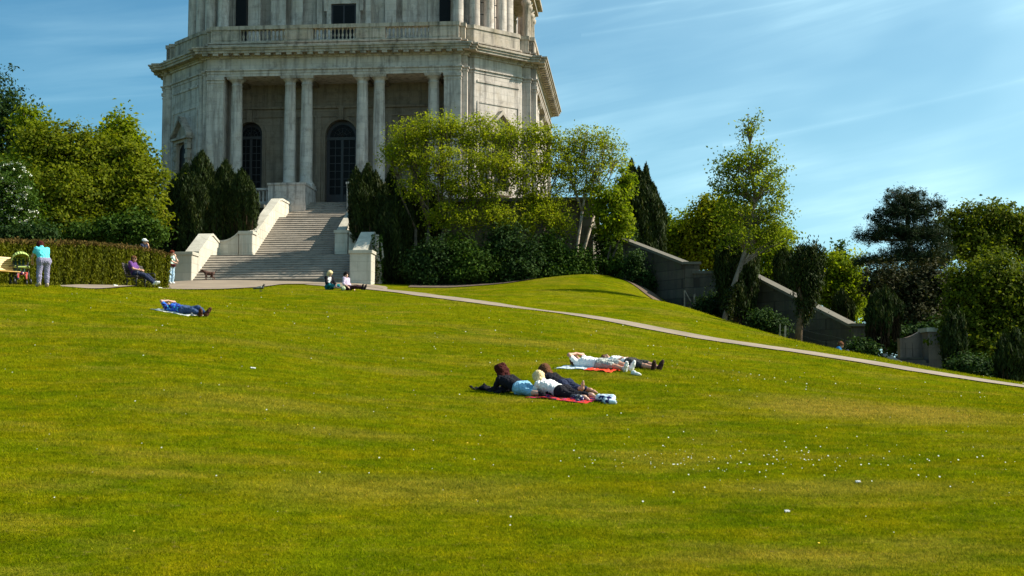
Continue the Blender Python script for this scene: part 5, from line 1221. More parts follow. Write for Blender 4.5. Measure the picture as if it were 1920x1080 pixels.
def cloth(name, base, var=.25, kind=None, c2=None, scale=18):
    m, N, L, P = new_mat(name); t = N.new('ShaderNodeTexCoord').outputs['Object']
    P.inputs['Roughness'].default_value = .9; P.inputs['Specular IOR Level'].default_value = .15
    n = noise(N, L, 7, 5, t); col = mixc(N, L, n, tuple(x * (1 - var) for x in base), tuple(min(1, x * (1 + var)) for x in base))
    if kind == 'stripes':
        w = N.new('ShaderNodeTexWave'); w.bands_direction = 'Z'; w.inputs['Scale'].default_value = scale; w.inputs['Distortion'].default_value = 1.0; L.new(t, w.inputs[0])
        col = mixc(N, L, maprange(N, L, w.outputs[0], .4, .6), col, c2)
    if kind == 'pattern':
        v = N.new('ShaderNodeTexVoronoi'); v.inputs['Scale'].default_value = scale; L.new(t, v.inputs['Vector'])
        col = mixc(N, L, maprange(N, L, v.outputs['Distance'], .25, .35), c2, col); col = mixc(N, L, maprange(N, L, noise(N, L, 9, 3, mapping(N, L, t, (1,1,1), (4,4,4))), .52, .56), col, (.02, .02, .10))
    L.new(col, P.inputs['Base Color'])
    b = N.new('ShaderNodeBump'); b.inputs['Strength'].default_value = .6; b.inputs['Distance'].default_value = .02; L.new(noise(N, L, 16, 4, t, .6, 1.5), b.inputs['Height']); L.new(b.outputs[0], P.inputs['Normal'])
    return m
def skin(name, c): 
    m = plain(name, c, .55, .08, 12); m.node_tree.nodes['Principled BSDF'].inputs['Subsurface Weight'].default_value = 0.0; return m
SK1 = skin('skin_fair', (.62, .36, .26)); SK2 = skin('skin_tanned', (.50, .26, .17)); M_EYE = plain('eye_dark', (.02, .015, .012), .3, .1)
def crumple(o, amp, fr):
    me = o.data; n = len(me.vertices); co = np.empty(n * 3, np.float32); me.vertices.foreach_get('co', co); co = co.reshape(-1, 3).astype(float)
    nr = np.array([v.normal[:] for v in me.vertices]); x, y, z = (co * fr).T
    d = np.sin(34 * x + 5 * np.sin(19 * y) + 3 * np.sin(27 * z)) * np.sin(29 * z + 4 * np.sin(21 * x) + 1.3) + .6 * np.sin(71 * y + 4 * np.sin(33 * x) + 12 * z) + .4 * np.sin(95 * x - 80 * z + 3 * np.sin(40 * y))
    co += nr * (amp * d)[:, None]; me.vertices.foreach_set('co', co.astype(np.float32).ravel()); me.update(); return o
def person(label, fig, M, skinm, group=None, clothes=(), hair=None, hairm=None, wrinkle=.012):
    """clothes: (name, material, prims); every prim list lives in the figure frame"""
    th = thing('person', label, 'person', M=M, group=group); R = np.array(M)
    def put(name, prims, mat, h=.012, k=.03):
        V, Q = blob(prims, h, k); V = V @ R[:3, :3].T + R[:3, 3]; return np_mesh(name, V, Q, mat, th, smooth=True)
    b = put('body', fig.body(), skinm, .011)
    for nm, mt, pr in clothes: crumple(put(nm, pr, mt, .013, .035), .0075, 1.0)
    f, t, l = fig.frame(); h = fig.J['head']
    if hair: crumple(put('hair', hair, hairm, .012, .03), .010, 2.2)
    for sd in (-1, 1):
        e = h + f * .088 + l * sd * .032 + t * .012; V, Q = blob([(e, e + f * .002, .011, .011)], .005, .004); V = V @ R[:3, :3].T + R[:3, 3]; np_mesh('eye', V, Q, M_EYE, th, smooth=True)
    return th
def hair_of(fig, long=0.0, bulk=.012, fall=None, low=.0):
    f, t, l = fig.frame(); h = fig.J['head']
    o = [(h + t * .05 - f * .035, h + t * .045 + f * .012, 0.086 + bulk, .078 + bulk), (h - f * .042 + t * .02, h - f * .046 - t * (.04 + low), .078 + bulk, .064 + bulk)]
    for s in (-1, 1): o.append((h + l * s * .062 + t * .05 - f * .02, h + l * s * .07 - t * (.02 + low) - f * .03, .045 + bulk, .035 + bulk))
    if long:
        fd = unit(fall if fall is not None else -t)
        for s in (-1, 0, 1): o.append((h - f * .06 + l * s * .05, h - f * .06 + l * s * .065 + fd * long, .055 + bulk, .035 + bulk))
    return o
def ground_frame(p_head, p_feet):
    """frame with x from head to feet along the turf, z the turf normal"""
    a = Vector((p_head[0], p_head[1], H(p_head[0], p_head[1]))); b = Vector((p_feet[0], p_feet[1], H(p_feet[0], p_feet[1])))
    x = (b - a).normalized(); e = .5; mid = (a + b) / 2
    nrm = Vector((-(H(mid.x + e, mid.y) - H(mid.x - e, mid.y)) / (2 * e), -(H(mid.x, mid.y + e) - H(mid.x, mid.y - e)) / (2 * e), 1)).normalized()
    y = nrm.cross(x).normalized(); z = x.cross(y).normalized()
    return Matrix(((x.x, y.x, z.x, a.x), (x.y, y.y, z.y, a.y), (x.z, y.z, z.z, a.z), (0, 0, 0, 1)))
def upright(p, yaw): return Matrix.Translation((p[0], p[1], H(p[0], p[1]))) @ Matrix.Rotation(yaw, 4, 'Z')
def sheet(name, label, cat, M, x0, x1, y0, y1, mat, amp=.03, z=.02, group=None, seed=0, th_=.012):
    """rumpled cloth lying on the turf, with thickness, rounded uneven outline"""
    rr = np.random.default_rng(seed); nx, ny = 40, 26; u = np.linspace(0, 1, nx); v = np.linspace(0, 1, ny); U, Vv = np.meshgrid(u, v, indexing='ij')
    ph = rr.random(8) * 6.28
    X = x0 + (x1 - x0) * (U + .03 * np.sin(Vv * 7 + ph[0]) * (1 - abs(2 * U - 1)) + .03 * np.sin(Vv * 5 + ph[1]) * U); Y = y0 + (y1 - y0) * (Vv + .04 * np.sin(U * 8 + ph[2]))
    Z = z + amp * (.5 + .5 * np.sin(U * 13 + Vv * 5 + ph[3])) * (.5 + .5 * np.sin(Vv * 15 + ph[4] + U * 4)) + amp * .4 * np.sin(U * 31 + ph[5]) * np.sin(Vv * 23 + ph[6])
    P = np.stack([X, Y, Z], -1).reshape(-1, 3); R = np.array(M); P = P @ R[:3, :3].T + R[:3, 3]
    hh = height(P[:, 0], P[:, 1]); base = np.array([R[2, 3] + ((q - R[:3, 3]) @ R[:3, 2]) * 0 for q in P[:1]])
    P[:, 2] = hh + Z.ravel()
    P2 = P.copy(); P2[:, 2] -= th_
    i, j = np.meshgrid(np.arange(nx - 1), np.arange(ny - 1), indexing='ij'); i = i.ravel(); j = j.ravel(); F = np.stack([i * ny + j, (i + 1) * ny + j, (i + 1) * ny + j + 1, i * ny + j + 1], 1)
    n = len(P); rim = [k for k in range(ny)] + [k * ny + ny - 1 for k in range(1, nx)] + [(nx - 1) * ny + k for k in range(ny - 2, -1, -1)] + [k * ny for k in range(nx - 2, 0, -1)]
    S = np.array([[rim[k], rim[(k + 1) % len(rim)], rim[(k + 1) % len(rim)] + n, rim[k] + n] for k in range(len(rim))])
    o = np_mesh(name, np.concatenate([P, P2]), np.concatenate([F, F[:, ::-1] + n, S]), mat, None, smooth=True, origin=tuple(P.mean(0)))
    return tag(o, label, cat, group)
def gp(px, Y): g = ground(px, Y); return (g.x, g.y)
def item(name, label, cat, M, prims, mat, h=.012, k=.03, group=None):
    R = np.array(M); V, Q = blob(prims, h, k); V = V @ R[:3, :3].T + R[:3, 3]
    return tag(np_mesh(name, V, Q, mat, None, smooth=True, origin=tuple(R[:3, 3])), label, cat, group)

# --- the three women lying on their fronts
GW = 'three women sunbathing on the lawn'
def prone(hd=.16, rise=.30, dx=0.0, armw=.17, headz=None, face=(-1, 0, -.15), kneel=None, lw=.09):
    hz = headz if headz is not None else rise + .135
    J = dict(pel=(.86, 0, .125), che=(.46, 0, rise * .62 + .04), neck=(.28, 0, rise + .03), head=(.17, 0, hz), face=face, crown=(-.15, 0, 1),
        shl=(.34, .165, rise - .02), shr=(.34, -.165, rise - .02), ell=(.20, .21, .05), elr=(.20, -.21, .05), wrl=(-.02, .10, .045), wrr=(-.02, -.10, .045),
        hipl=(.90, lw, .12), hipr=(.90, -lw, .12), knl=(1.29, lw + .02, .07), knr=(1.29, -lw - .02, .07), anl=(1.65, lw + .02, .075), anr=(1.65, -lw - .02, .075), tol=(1.80, lw + .05, .035), tor=(1.80, -lw - .05, .035))
    return J
def butt(F, g): J = F.J; return [(J['hipl'] + V3(0, 0, .035), J['hipl'] + V3(.05, 0, .02), .10 + g, .09 + g), (J['hipr'] + V3(0, 0, .035), J['hipr'] + V3(.05, 0, .02), .10 + g, .09 + g)]
BLK = cloth('black_knit', (.012, .011, .016)); LBL = cloth('light_blue_denim', (.22, .42, .58), .15); WHT = cloth('white_cotton', (.78, .76, .74), .06); GRY = cloth('grey_cotton', (.24, .24, .24), .2)
NVY = cloth('dark_navy', (.022, .028, .06)); DEN = cloth('blue_denim', (.045, .075, .16), .3); RED = cloth('red_blanket_cloth', (.62, .035, .03), .2, 'pattern', (.65, .04, .18), 6); 
DKH = cloth('auburn_hair', (.06, .012, .010), .5); BLH = cloth('blond_hair', (.75, .58, .32), .3); BRH = cloth('brown_hair', (.13, .055, .025), .4); BKH = cloth('black_hair', (.015, .012, .012), .3)
Ma = ground_frame(gp(930, 30.6), gp(1046, 29.0)); F = Fig(prone(rise=.30), 1.08)
f1 = F
person('woman with bushy dark red hair and black top lying leftmost of three on the blanket', F, Ma, SK1, GW,
    [('top', BLK, F.torso(.014) + F.arm('l', .95, .012) + F.arm('r', .95, .012)), ('trousers', LBL, F.hipprims(.014) + butt(F, .012) + F.leg('l', .62, .012) + F.leg('r', .62, .012)),
     ('shoe', BLK, F.foot('l', .008)), ('shoe', BLK, F.foot('r', .008))],
    hair_of(F, .14, .03, V3(.5, 0, -.7)) + [(F.J['head'] + V3(a, b, c), F.J['head'] + V3(a, b, c), .055, .055) for a, b, c in ((.10, .09, .02), (.12, -.07, .04), (.06, .02, .13), (-.03, .09, .09), (-.02, -.09, .08), (.14, .02, -.04), (.10, -.10, -.08), (.10, .10, -.08), (.05, -.07, .10))], DKH)
Mb = ground_frame(gp(1000, 29.9), gp(1120, 28.5)); J = prone(rise=.27, headz=.36, face=(-.7, .5, -.5)); J['anl'] = (1.62, .13, .10); F = Fig(J, .98)
person('woman with short white blond hair and white top lying in the middle of three', F, Mb, SK1, GW,
    [('top', WHT, F.torso(.014) + F.arm('l', .3, .012) + F.arm('r', .3, .012)), ('trousers', BLK, F.hipprims(.014) + butt(F, .012) + F.leg('l', .85, .012) + F.leg('r', .85, .012))],
    hair_of(F, 0, .018), BLH)
Mc = ground_frame(gp(1012, 31.0), gp(1128, 29.3)); J = prone(rise=.28, headz=.38, face=(-.8, -.4, -.4)); J['anr'] = (1.62, -.11, .14); J['tor'] = (1.67, -.12, .29); J['anl'] = (1.64, .1, .08); F = Fig(J, .95)
person('brown haired woman in black lying at the back with one bare foot raised', F, Mc, SK2, GW,
    [('top', BLK, F.torso(.014) + F.arm('l', .9, .012) + F.arm('r', .9, .012)), ('trousers', NVY, F.hipprims(.014) + butt(F, .012) + F.leg('l', .8, .012) + F.leg('r', .8, .012))],
    hair_of(F, .14, .018, V3(.4, .3, -.7)), BRH)
Mm = ground_frame(gp(990, 29.6), gp(1150, 28.1))
sheet('blanket', 'bright red and pink blanket under the legs of the lying women', 'blanket', Mm, .25, 1.75, -.36, .55, RED, .03, .015, seed=3)
Mj = ground_frame(gp(893, 30.9), gp(945, 30.3))
sheet('jacket', 'crumpled black jacket on the grass left of the lying women', 'jacket', Mj, 0, .95, -.22, .22, BLK, .07, .02, seed=5)
Ms = ground_frame(gp(1108, 28.7), gp(1150, 28.2)); CLB = cloth('pale_blue_print', (.55, .66, .74), .2, 'pattern', (.75, .78, .8), 14)
item('bag', 'pale blue patterned cloth bag lying by the feet of the lying women', 'bag', Ms, [(V3(.25, 0, .07), V3(.6, .02, .06), .09, .07), (V3(.55, -.1, .05), V3(.72, -.02, .04), .06, .045), (V3(.2, .12, .08), V3(.42, .2, .08), .06, .07)], CLB)
Ms2 = ground_frame(gp(1060, 28.6), gp(1100, 28.2)); PAT = cloth('black_white_print', (.06, .06, .07), .2, 'pattern', (.7, .7, .7), 16)
item('bag', 'small black and white bag on the front edge of the red blanket', 'bag', Ms2, [(V3(-.02, .25, .05), V3(.28, .14, .06), .06, .07), (V3(.25, .08, .03), V3(.36, .0, .02), .04, .025)], PAT)
# --- the two men on their backs
GMn = 'two men sunbathing on the lawn'
def supine(armup=True, kn=0.0):
    J = dict(pel=(.86, 0, .115), che=(.42, 0, .125), neck=(.24, 0, .12), head=(.11, 0, .15), face=(.12, 0, 1), crown=(-1, 0, .2),
        shl=(.30, .18, .10), shr=(.30, -.18, .10), hipl=(.90, .09, .11), hipr=(.90, -.09, .11), knl=(1.30, .13, .13 + kn), knr=(1.30, -.13, .10 + kn * .6), anl=(1.66, .13, .07), anr=(1.66, -.13, .07),
        tol=(1.72, .16, .23), tor=(1.72, -.16, .23))
    if armup: J.update(ell=(.10, .30, .26), elr=(.12, -.28, .30), wrl=(.09, .08, .30), wrr=(.13, -.06, .31), hdl=(.1, -1, .1), hdr=(.1, 1, .1))
    else: J.update(ell=(.55, .26, .08), elr=(.55, -.26, .08), wrl=(.70, .10, .22), wrr=(.70, -.10, .22), hdl=(.5, -1, -.1), hdr=(.5, 1, -.1))
    return J
Md = ground_frame(gp(1072, 34.3), gp(1196, 33.1)); F = Fig(supine(True, .03), 1.08); SHR = cloth('grey_check_shorts', (.25, .26, .23), .15, 'stripes', (.42, .43, .40), 9)
person('man in a white shirt and grey shorts lying with his hands over his face', F, Md, SK2, GMn,
    [('shirt', WHT, F.torso(.014) + F.arm('l', .32, .014) + F.arm('r', .32, .014)), ('shorts', SHR, F.hipprims(.016) + F.leg('l', .45, .02) + F.leg('r', .45, .02)),
     ('shoe', WHT, F.foot('l', .010)), ('shoe', WHT, F.foot('r', .010)), ('sock', WHT, [(F.J['anl'] * .85 + F.J['knl'] * .15, F.J['anl'], .046, .046)]), ('sock', WHT, [(F.J['anr'] * .85 + F.J['knr'] * .15, F.J['anr'], .046, .046)])],
    hair_of(F, 0, .008), BRH)
Me = ground_frame(gp(1128, 35.1), gp(1243, 33.9)); J = supine(False); J['tor'] = (1.72, -.2, .22); F = Fig(J, 1.0)
DKS = cloth('dark_shorts', (.05, .048, .045)); 
person('man in dark shorts and dark shoes lying behind the man in white', F, Me, SK2, GMn,
    [('shirt', WHT, F.torso(.014) + F.arm('l', .32, .014) + F.arm('r', .32, .014)), ('shorts', DKS, F.hipprims(.016) + F.leg('l', .48, .022) + F.leg('r', .48, .022)),
     ('shoe', cloth('dark_brown_leather', (.045, .022, .018)), F.foot('l', .012)), ('shoe', bpy.data.materials['dark_brown_leather'], F.foot('r', .012))], hair_of(F, 0, .008), BRH)
Mt = ground_frame(gp(1060, 34.2), gp(1200, 33.0))
sheet('towel', 'pale blue and white towel under the head of the man in white', 'towel', Mt, -.05, .95, -.45, .35, cloth('pale_towel', (.62, .70, .78), .12), .02, .012, seed=8)
sheet('blanket', 'orange red blanket under the hips of the man in white', 'blanket', Mt, .85, 1.55, -.50, .35, cloth('orange_red_cloth', (.85, .07, .03), .2), .03, .02, seed=9)
item('trainer', 'white trainer lying on the grass between the feet of the two men', 'shoe', ground_frame(gp(1186, 32.7), gp(1200, 32.55)), [(V3(0, 0, .045), V3(.16, 0, .035), .045, .035), (V3(.02, 0, .07), V3(.05, 0, .08), .035, .03), (V3(.16, 0, .035), V3(.22, .01, .03), .035, .026)], WHT)
# --- man lying alone on the left
Mf = ground_frame(gp(308, 44.2), gp(404, 43.1)); J = supine(True, .10); J['tol'] = (1.74, .2, .26); J['tor'] = (1.74, -.22, .24); F = Fig(J, 1.05)
BLP = cloth('blue_patterned_shirt', (.03, .10, .50), .3, 'pattern', (.10, .55, .62), 9); BRL = cloth('brown_leather', (.09, .035, .02), .3)
person('man in bright blue patterned shirt, jeans and brown boots lying alone on his back', F, Mf, SK2, None,
    [('shirt', BLP, F.torso(.016) + F.arm('l', .35, .014) + F.arm('r', .35, .014)), ('trousers', DEN, F.hipprims(.016) + F.leg('l', .97, .016) + F.leg('r', .97, .016)), ('boot', BRL, F.foot('l', .018) + [(F.J['anl'], F.J['anl'] * .82 + F.J['knl'] * .18, .058, .054)]), ('boot', BRL, F.foot('r', .018) + [(F.J['anr'], F.J['anr'] * .82 + F.J['knr'] * .18, .058, .054)])],
    hair_of(F, 0, .006), BRH)
sheet('towel', 'white towel under the man in the blue patterned shirt', 'towel', Mf, -.18, 1.45, -.42, .38, cloth('white_towel', (.75, .74, .68), .08), .02, .012, seed=11)
# --- the couple sitting at the top of the lawn
GC_ = 'couple sitting on the grass by the stairs'
J = dict(pel=(0, 0, .11), che=(.02, 0, .42), neck=(.05, 0, .58), head=(.10, 0, .71), face=(.9, 0, -.35), crown=(.3, 0, 1), shl=(.03, .17, .53), shr=(.03, -.17, .53), ell=(.14, .24, .28), elr=(.14, -.24, .28), wrl=(.38, .12, .19), wrr=(.38, -.12, .19),
    hipl=(.04, .09, .11), hipr=(.04, -.09, .11), knl=(.38, .26, .17), knr=(.38, -.26, .17), anl=(.46, -.06, .07), anr=(.52, .08, .06), tol=(.60, -.18, .05), tor=(.66, .16, .05))
p = gp(616, 63.6); F = Fig(J, .98); TEAL = cloth('teal_cloth', (.015, .16, .19), .3)
person('blond woman in black cardigan and teal skirt sitting cross legged on the grass', F, upright(p, math.radians(-42)), SK1, GC_,
    [('top', WHT, F.torso(.008)), ('cardigan', BLK, [q for q in F.torso(.02) if True][:2] + F.arm('l', .92, .014) + F.arm('r', .92, .014) + [(F.J['che'] - V3(.03, 0, 0), F.J['shl'], .11, .075), (F.J['che'] - V3(.03, 0, 0), F.J['shr'], .11, .075), (F.J['pel'] - V3(.02, 0, -.05), F.J['che'] - V3(.03, 0, 0), .125, .115)]),
     ('skirt', TEAL, F.hipprims(.02) + F.leg('l', .75, .02) + F.leg('r', .75, .02))], hair_of(F, .17, .016), BLH)
J = dict(pel=(0, 0, .11), che=(-.07, 0, .40), neck=(-.08, 0, .57), head=(-.05, 0, .70), face=(.7, -.6, -.1), shl=(-.07, .18, .52), shr=(-.07, -.18, .52), ell=(-.05, .27, .28), elr=(-.02, -.27, .28), wrl=(.16, .25, .12), wrr=(.18, -.24, .14),
    hipl=(.04, .09, .11), hipr=(.04, -.09, .11), knl=(.46, .12, .16), knr=(.46, -.12, .14), anl=(.84, .10, .07), anr=(.84, -.10, .07), tol=(.90, .13, .22), tor=(.90, -.13, .22))
p = gp(651, 63.2); F = Fig(J, .98); STR = cloth('striped_jumper', (.70, .66, .72), .1, 'stripes', (.30, .16, .34), 11)
person('dark haired person in striped mauve jumper sitting with legs stretched out', F, upright(p, math.radians(-24)), SK1, GC_,
    [('jumper', STR, F.torso(.018) + F.arm('l', .6, .016) + F.arm('r', .6, .016)), ('trousers', cloth('dark_maroon', (.045, .015, .02)), F.hipprims(.018) + F.leg('l', .95, .016) + F.leg('r', .95, .016)), ('shoe', BLK, F.foot('l', .01)), ('shoe', BLK, F.foot('r', .01))], hair_of(F, .05, .016), BKH)
item('bag', 'small pale green round bag between the sitting couple', 'bag', upright(gp(643, 62.6), 0), [(V3(0, 0, .09), V3(.03, 0, .1), .10, .09), (V3(-.05, 0, .2), V3(.05, 0, .2), .015, .015), (V3(-.05, 0, .2), V3(-.06, 0, .12), .015, .015), (V3(.05, 0, .2), V3(.06, 0, .12), .015, .015)], cloth('pale_green_cloth', (.42, .46, .28), .2))
# --- woman leaning over by the pushchair
J = dict(pel=(-.05, 0, .90), che=(.10, 0, 1.20), neck=(.22, 0, 1.37), head=(.34, 0, 1.44), face=(.8, 0, -.6), crown=(.5, 0, .8), shl=(.18, .18, 1.30), shr=(.18, -.18, 1.30), ell=(.34, .26, 1.05), elr=(.30, -.27, 1.04), wrl=(.50, .20, .90), wrr=(.46, -.22, .88),
    hipl=(-.05, .10, .88), hipr=(-.05, -.10, .88), knl=(-.02, .14, .48), knr=(.0, -.13, .48), anl=(-.06, .15, .09), anr=(-.03, -.14, .09), tol=(.10, .18, .045), tor=(.13, -.17, .045))
p = gp(80, 47.6); F = Fig(J, 1.1); LIL = cloth('grey_lilac_cotton', (.25, .23, .33), .2)
wl = person('woman in a turquoise top and rolled grey lilac trousers bending towards the pushchair', F, upright(p, math.radians(128)), SK2, None,
    [('top', cloth('turquoise_cotton', (.12, .62, .66), .12), F.torso(.02) + F.arm('l', .22, .018) + F.arm('r', .22, .018) + [(F.J['pel'], F.J['che'], .15, .14)]), ('trousers', LIL, F.hipprims(.022) + butt(F, .02)[:0] + F.leg('l', .90, .024) + F.leg('r', .90, .024)),
     ('shoe', cloth('tan_canvas', (.45, .36, .28), .1), F.foot('l', .008)), ('shoe', bpy.data.materials['tan_canvas'], F.foot('r', .008))], hair_of(F, 0, .02), DKH)
# --- pushchair
pc = upright(gp(38, 49.3), math.radians(-60)); ps = thing('pushchair', 'pushchair with a lime green hood and patterned seat beside the wooden bench', 'pushchair', M=pc)
LIMC = cloth('lime_hood_cloth', (.42, .52, .16), .15); m = MB(pc)
for s in (-1, 1):
    m.tube([(.34, s * .25, .14), (.02, s * .25, .52), (-.30, s * .24, .98), (-.38, s * .22, 1.02)], .016, 7); m.tube([(-.34, s * .25, .14), (.02, s * .25, .52), (.26, s * .24, .62)], .016, 7); m.tube([(.02, s * .25, .52), (-.05, s * .25, .95)], .012, 6)
m.tube([(-.38, -.22, 1.02), (-.38, .22, 1.02)], .02, 7); m.tube([(.26, -.24, .62), (.36, -.12, .66), (.36, .12, .66), (.26, .24, .62)], .02, 7); m.build('frame', plain('dark_metal', (.03, .03, .035), .4, .2, metal=.3), ps)
for x in (.36, -.36):
    for s in (-1, 1):
        m = MB(pc @ Matrix.Translation((x, s * .27, .10)) @ Matrix.Rotation(math.pi / 2, 4, 'X')); m.lathe(0, 0, [(.07, -.025), (.10, -.025), (.105, 0), (.10, .025), (.07, .025), (.02, .03)], 18); m.build('wheel', bpy.data.materials['dark_metal'], ps)
hoodp = []; m = MB(pc)
for a0 in np.linspace(0, 1, 7)[:-1]:
    for b in range(10):
        def hp(a, b_):
            th_ = -1.2 + a * 1.9; ph = math.pi * b_ / 10; r = .29; y = r * math.cos(ph); rr2 = .40 * math.sin(ph) ** .6 if 0 < b_ < 10 else 0.02; return (-.06 + rr2 * math.sin(th_), y, .78 + rr2 * math.cos(th_))
        m.add([hp(a0, b), hp(a0 + 1 / 6, b), hp(a0 + 1 / 6, b + 1), hp(a0, b + 1)], [(0, 1, 2, 3)], True)
ho = m.build('hood', LIMC, ps); sm = ho.modifiers.new('t', 'SOLIDIFY'); sm.thickness = .015
SEATC = cloth('seat_print', (.45, .08, .06), .3, 'pattern', (.75, .72, .55), 10)
R_ = np.array(pc)
for nm, mt, pr in (('seat', SEATC, [(V3(-.16, -.16, .42), V3(.2, -.16, .40), .06, .05), (V3(-.16, .16, .42), V3(.2, .16, .40), .06, .05), (V3(-.16, 0, .42), V3(.2, 0, .40), .08, .07), (V3(.2, -.14, .38), V3(.34, -.14, .2), .05, .03), (V3(.2, .14, .38), V3(.34, .14, .2), .05, .03)]),
        ('seat_back', cloth('dark_green_cloth', (.03, .07, .05), .2), [(V3(-.16, -.14, .44), V3(-.30, -.13, .92), .05, .04), (V3(-.16, .14, .44), V3(-.30, .13, .92), .05, .04), (V3(-.16, 0, .44), V3(-.30, 0, .92), .05, .04)]), ('bumper', LIMC, [(V3(.24, -.22, .62), V3(.24, .22, .62), .045, .045)])):
    V, Q = blob(pr, .015, .05); np_mesh(nm, V @ R_[:3, :3].T + R_[:3, 3], Q, mt, ps, smooth=True)
# --- benches
def bench(label, M, wood, metal, length):
    b = thing('bench', label, 'bench', M=M)      # x forward, y along the bench
    hl_ = length / 2
    for i in range(5): m = MB(M); m.box(-.02 + i * .095, .06 + i * .095, -hl_, hl_, .415, .445); m.build('seat_slat', wood, b)
    for i in range(6):
        m = MB(M @ Matrix.Translation((-.055 - i * .032, 0, .50 + i * .082)) @ Matrix.Rotation(math.radians(-20), 4, 'Y')); m.box(-.015, .015, -hl_, hl_, 0, .068); m.build('back_slat', wood, b)
    for y in (-hl_ + .12, 0, hl_ - .12):
        m = MB(M); m.tube([(.40, y, -.1), (.38, y, .2), (.42, y, .40)], .025, 7); m.tube([(.46, y, .395), (-.05, y, .395), (-.12, y, .52), (-.27, y, .98)], .024, 7); m.tube([(-.10, y, -.1), (-.02, y, .2), (-.05, y, .40)], .025, 7)
        m.tube([(.39, y, .2), (.2, y, .3), (-.02, y, .2)], .016, 6)
        if y: m.tube([(.42, y, .40), (.43, y, .62), (.38, y, .65), (-.14, y, .66)], .02, 7)
        m.build('leg', metal, b)
    return b
WOODP = plain('pale_varnished_wood', (.62, .37, .10), .5, .2, 5); WOODD = plain('dark_painted_wood', (.03, .022, .018), .6, .3, 5)
bench('pale varnished wooden bench cut off by the left edge of the picture', upright(gp(30, 49.4), math.radians(-40)) @ Matrix.Translation((.0, -.95, 0)), WOODP, bpy.data.materials['dark_metal'], 1.7)
Mbm = upright(gp(256, 57.6), math.radians(-14)); bench('dark painted bench in front of the hedge under the seated man', Mbm @ Matrix.Translation((-.30, .55, 0)), WOODD, bpy.data.materials['dark_metal'], 1.7)
J = dict(pel=(-.12, 0, .56), che=(-.26, 0, .86), neck=(-.28, 0, 1.03), head=(-.20, 0, 1.16), face=(1, 0, -.1), shl=(-.27, .19, .98), shr=(-.27, -.19, .98), ell=(-.10, .25, .74), elr=(-.10, -.25, .74), wrl=(.14, .09, .70), wrr=(.14, -.09, .68), hdl=(.6, -.6, -.1), hdr=(.6, .6, -.1),
    hipl=(-.08, .09, .55), hipr=(-.08, -.09, .55), knl=(.36, .13, .47), knr=(.36, -.13, .46), anl=(.74, .12, .13), anr=(.78, -.10, .12), tol=(.88, .15, .20), tor=(.93, -.12, .19))
F = Fig(J, 1.1); PUR = cloth('purple_shirt', (.13, .05, .20), .3)
bm = person('man in a purple shirt and navy trousers slouching on the dark bench', F, Mbm @ Matrix.Translation((0, .12, 0)), SK2, None,
    [('shirt', PUR, F.torso(.018) + F.arm('l', .34, .016) + F.arm('r', .34, .016)), ('trousers', NVY, F.hipprims(.018) + F.leg('l', .97, .02) + F.leg('r', .97, .02)), ('shoe', WHT, F.foot('l', .012)), ('shoe', WHT, F.foot('r', .012)),
     ('sunglasses', BKH, [(F.J['head'] + V3(.088, -.045, .012), F.J['head'] + V3(.088, .045, .012), .022, .022)])], hair_of(F, 0, .008), BRH)
# --- person standing at the end of the hedge
J = dict(pel=(0, 0, .92), che=(.02, 0, 1.24), neck=(.02, 0, 1.42), head=(.06, 0, 1.55), face=(1, 0, -.15), shl=(.02, .17, 1.37), shr=(.02, -.17, 1.37), ell=(.22, .20, 1.16), elr=(.24, -.18, 1.14), wrl=(.24, .04, 1.38), wrr=(.30, .02, 1.05), hdl=(-.2, 0, 1), hdr=(0, 1, .1),
    hipl=(0, .09, .90), hipr=(0, -.09, .90), knl=(.04, .09, .49), knr=(.02, -.10, .49), anl=(.0, .09, .08), anr=(-.02, -.10, .08), tol=(.15, .11, .04), tor=(.13, -.12, .04))
pp_ = (at(321, 500, 70).x, 70.0); F = Fig(J, .95)
person('auburn haired person in mint and white top raising a hand at the hedge end', F, upright(pp_, math.radians(-35)), SK1, None,
    [('top', cloth('mint_white_cotton', (.55, .72, .66), .3), F.torso(.018) + F.arm('l', .4, .016) + F.arm('r', .4, .016)), ('belt_bag', cloth('maroon_cloth', (.08, .02, .02), .3), [(V3(.06, -.12, .93), V3(.10, .1, .93), .10, .09)]), ('trousers', cloth('washed_denim', (.35, .48, .58), .15), F.hipprims(.018) + F.leg('l', .96, .018) + F.leg('r', .96, .018)), ('shoe', WHT, F.foot('l', .01)), ('shoe', WHT, F.foot('r', .01))], hair_of(F, .05, .014), cloth('auburn_short_hair', (.16, .035, .02), .3))
# white cap of somebody behind the hedge
J = dict(J); J['face'] = (1, 0, -.1); pq = (at(268, 500, 65.4).x, 65.4); F = Fig(J, 1.05)
person('person behind the hedge of whom only a white cap shows', F, Matrix.Translation((0, 0, at(268, 447, 65.4).z - H(*pq) - 1.72)) @ upright(pq, math.radians(-20)), SK2, None,
    [('shirt', NVY, F.torso(.018) + F.arm('l', .4, .016) + F.arm('r', .4, .016)), ('trousers', NVY, F.hipprims(.018) + F.leg('l', .96, .018) + F.leg('r', .96, .018)),
     ('cap', WHT, [(F.J['head'] + V3(-.02, 0, .06), F.J['head'] + V3(.01, 0, .06), .108, .102), (F.J['head'] + V3(.06, -.04, .05), F.J['head'] + V3(.17, -.03, .04), .03, .022), (F.J['head'] + V3(.06, .04, .05), F.J['head'] + V3(.17, .03, .04), .03, .022)])], hair_of(F, 0, .004), BRH)
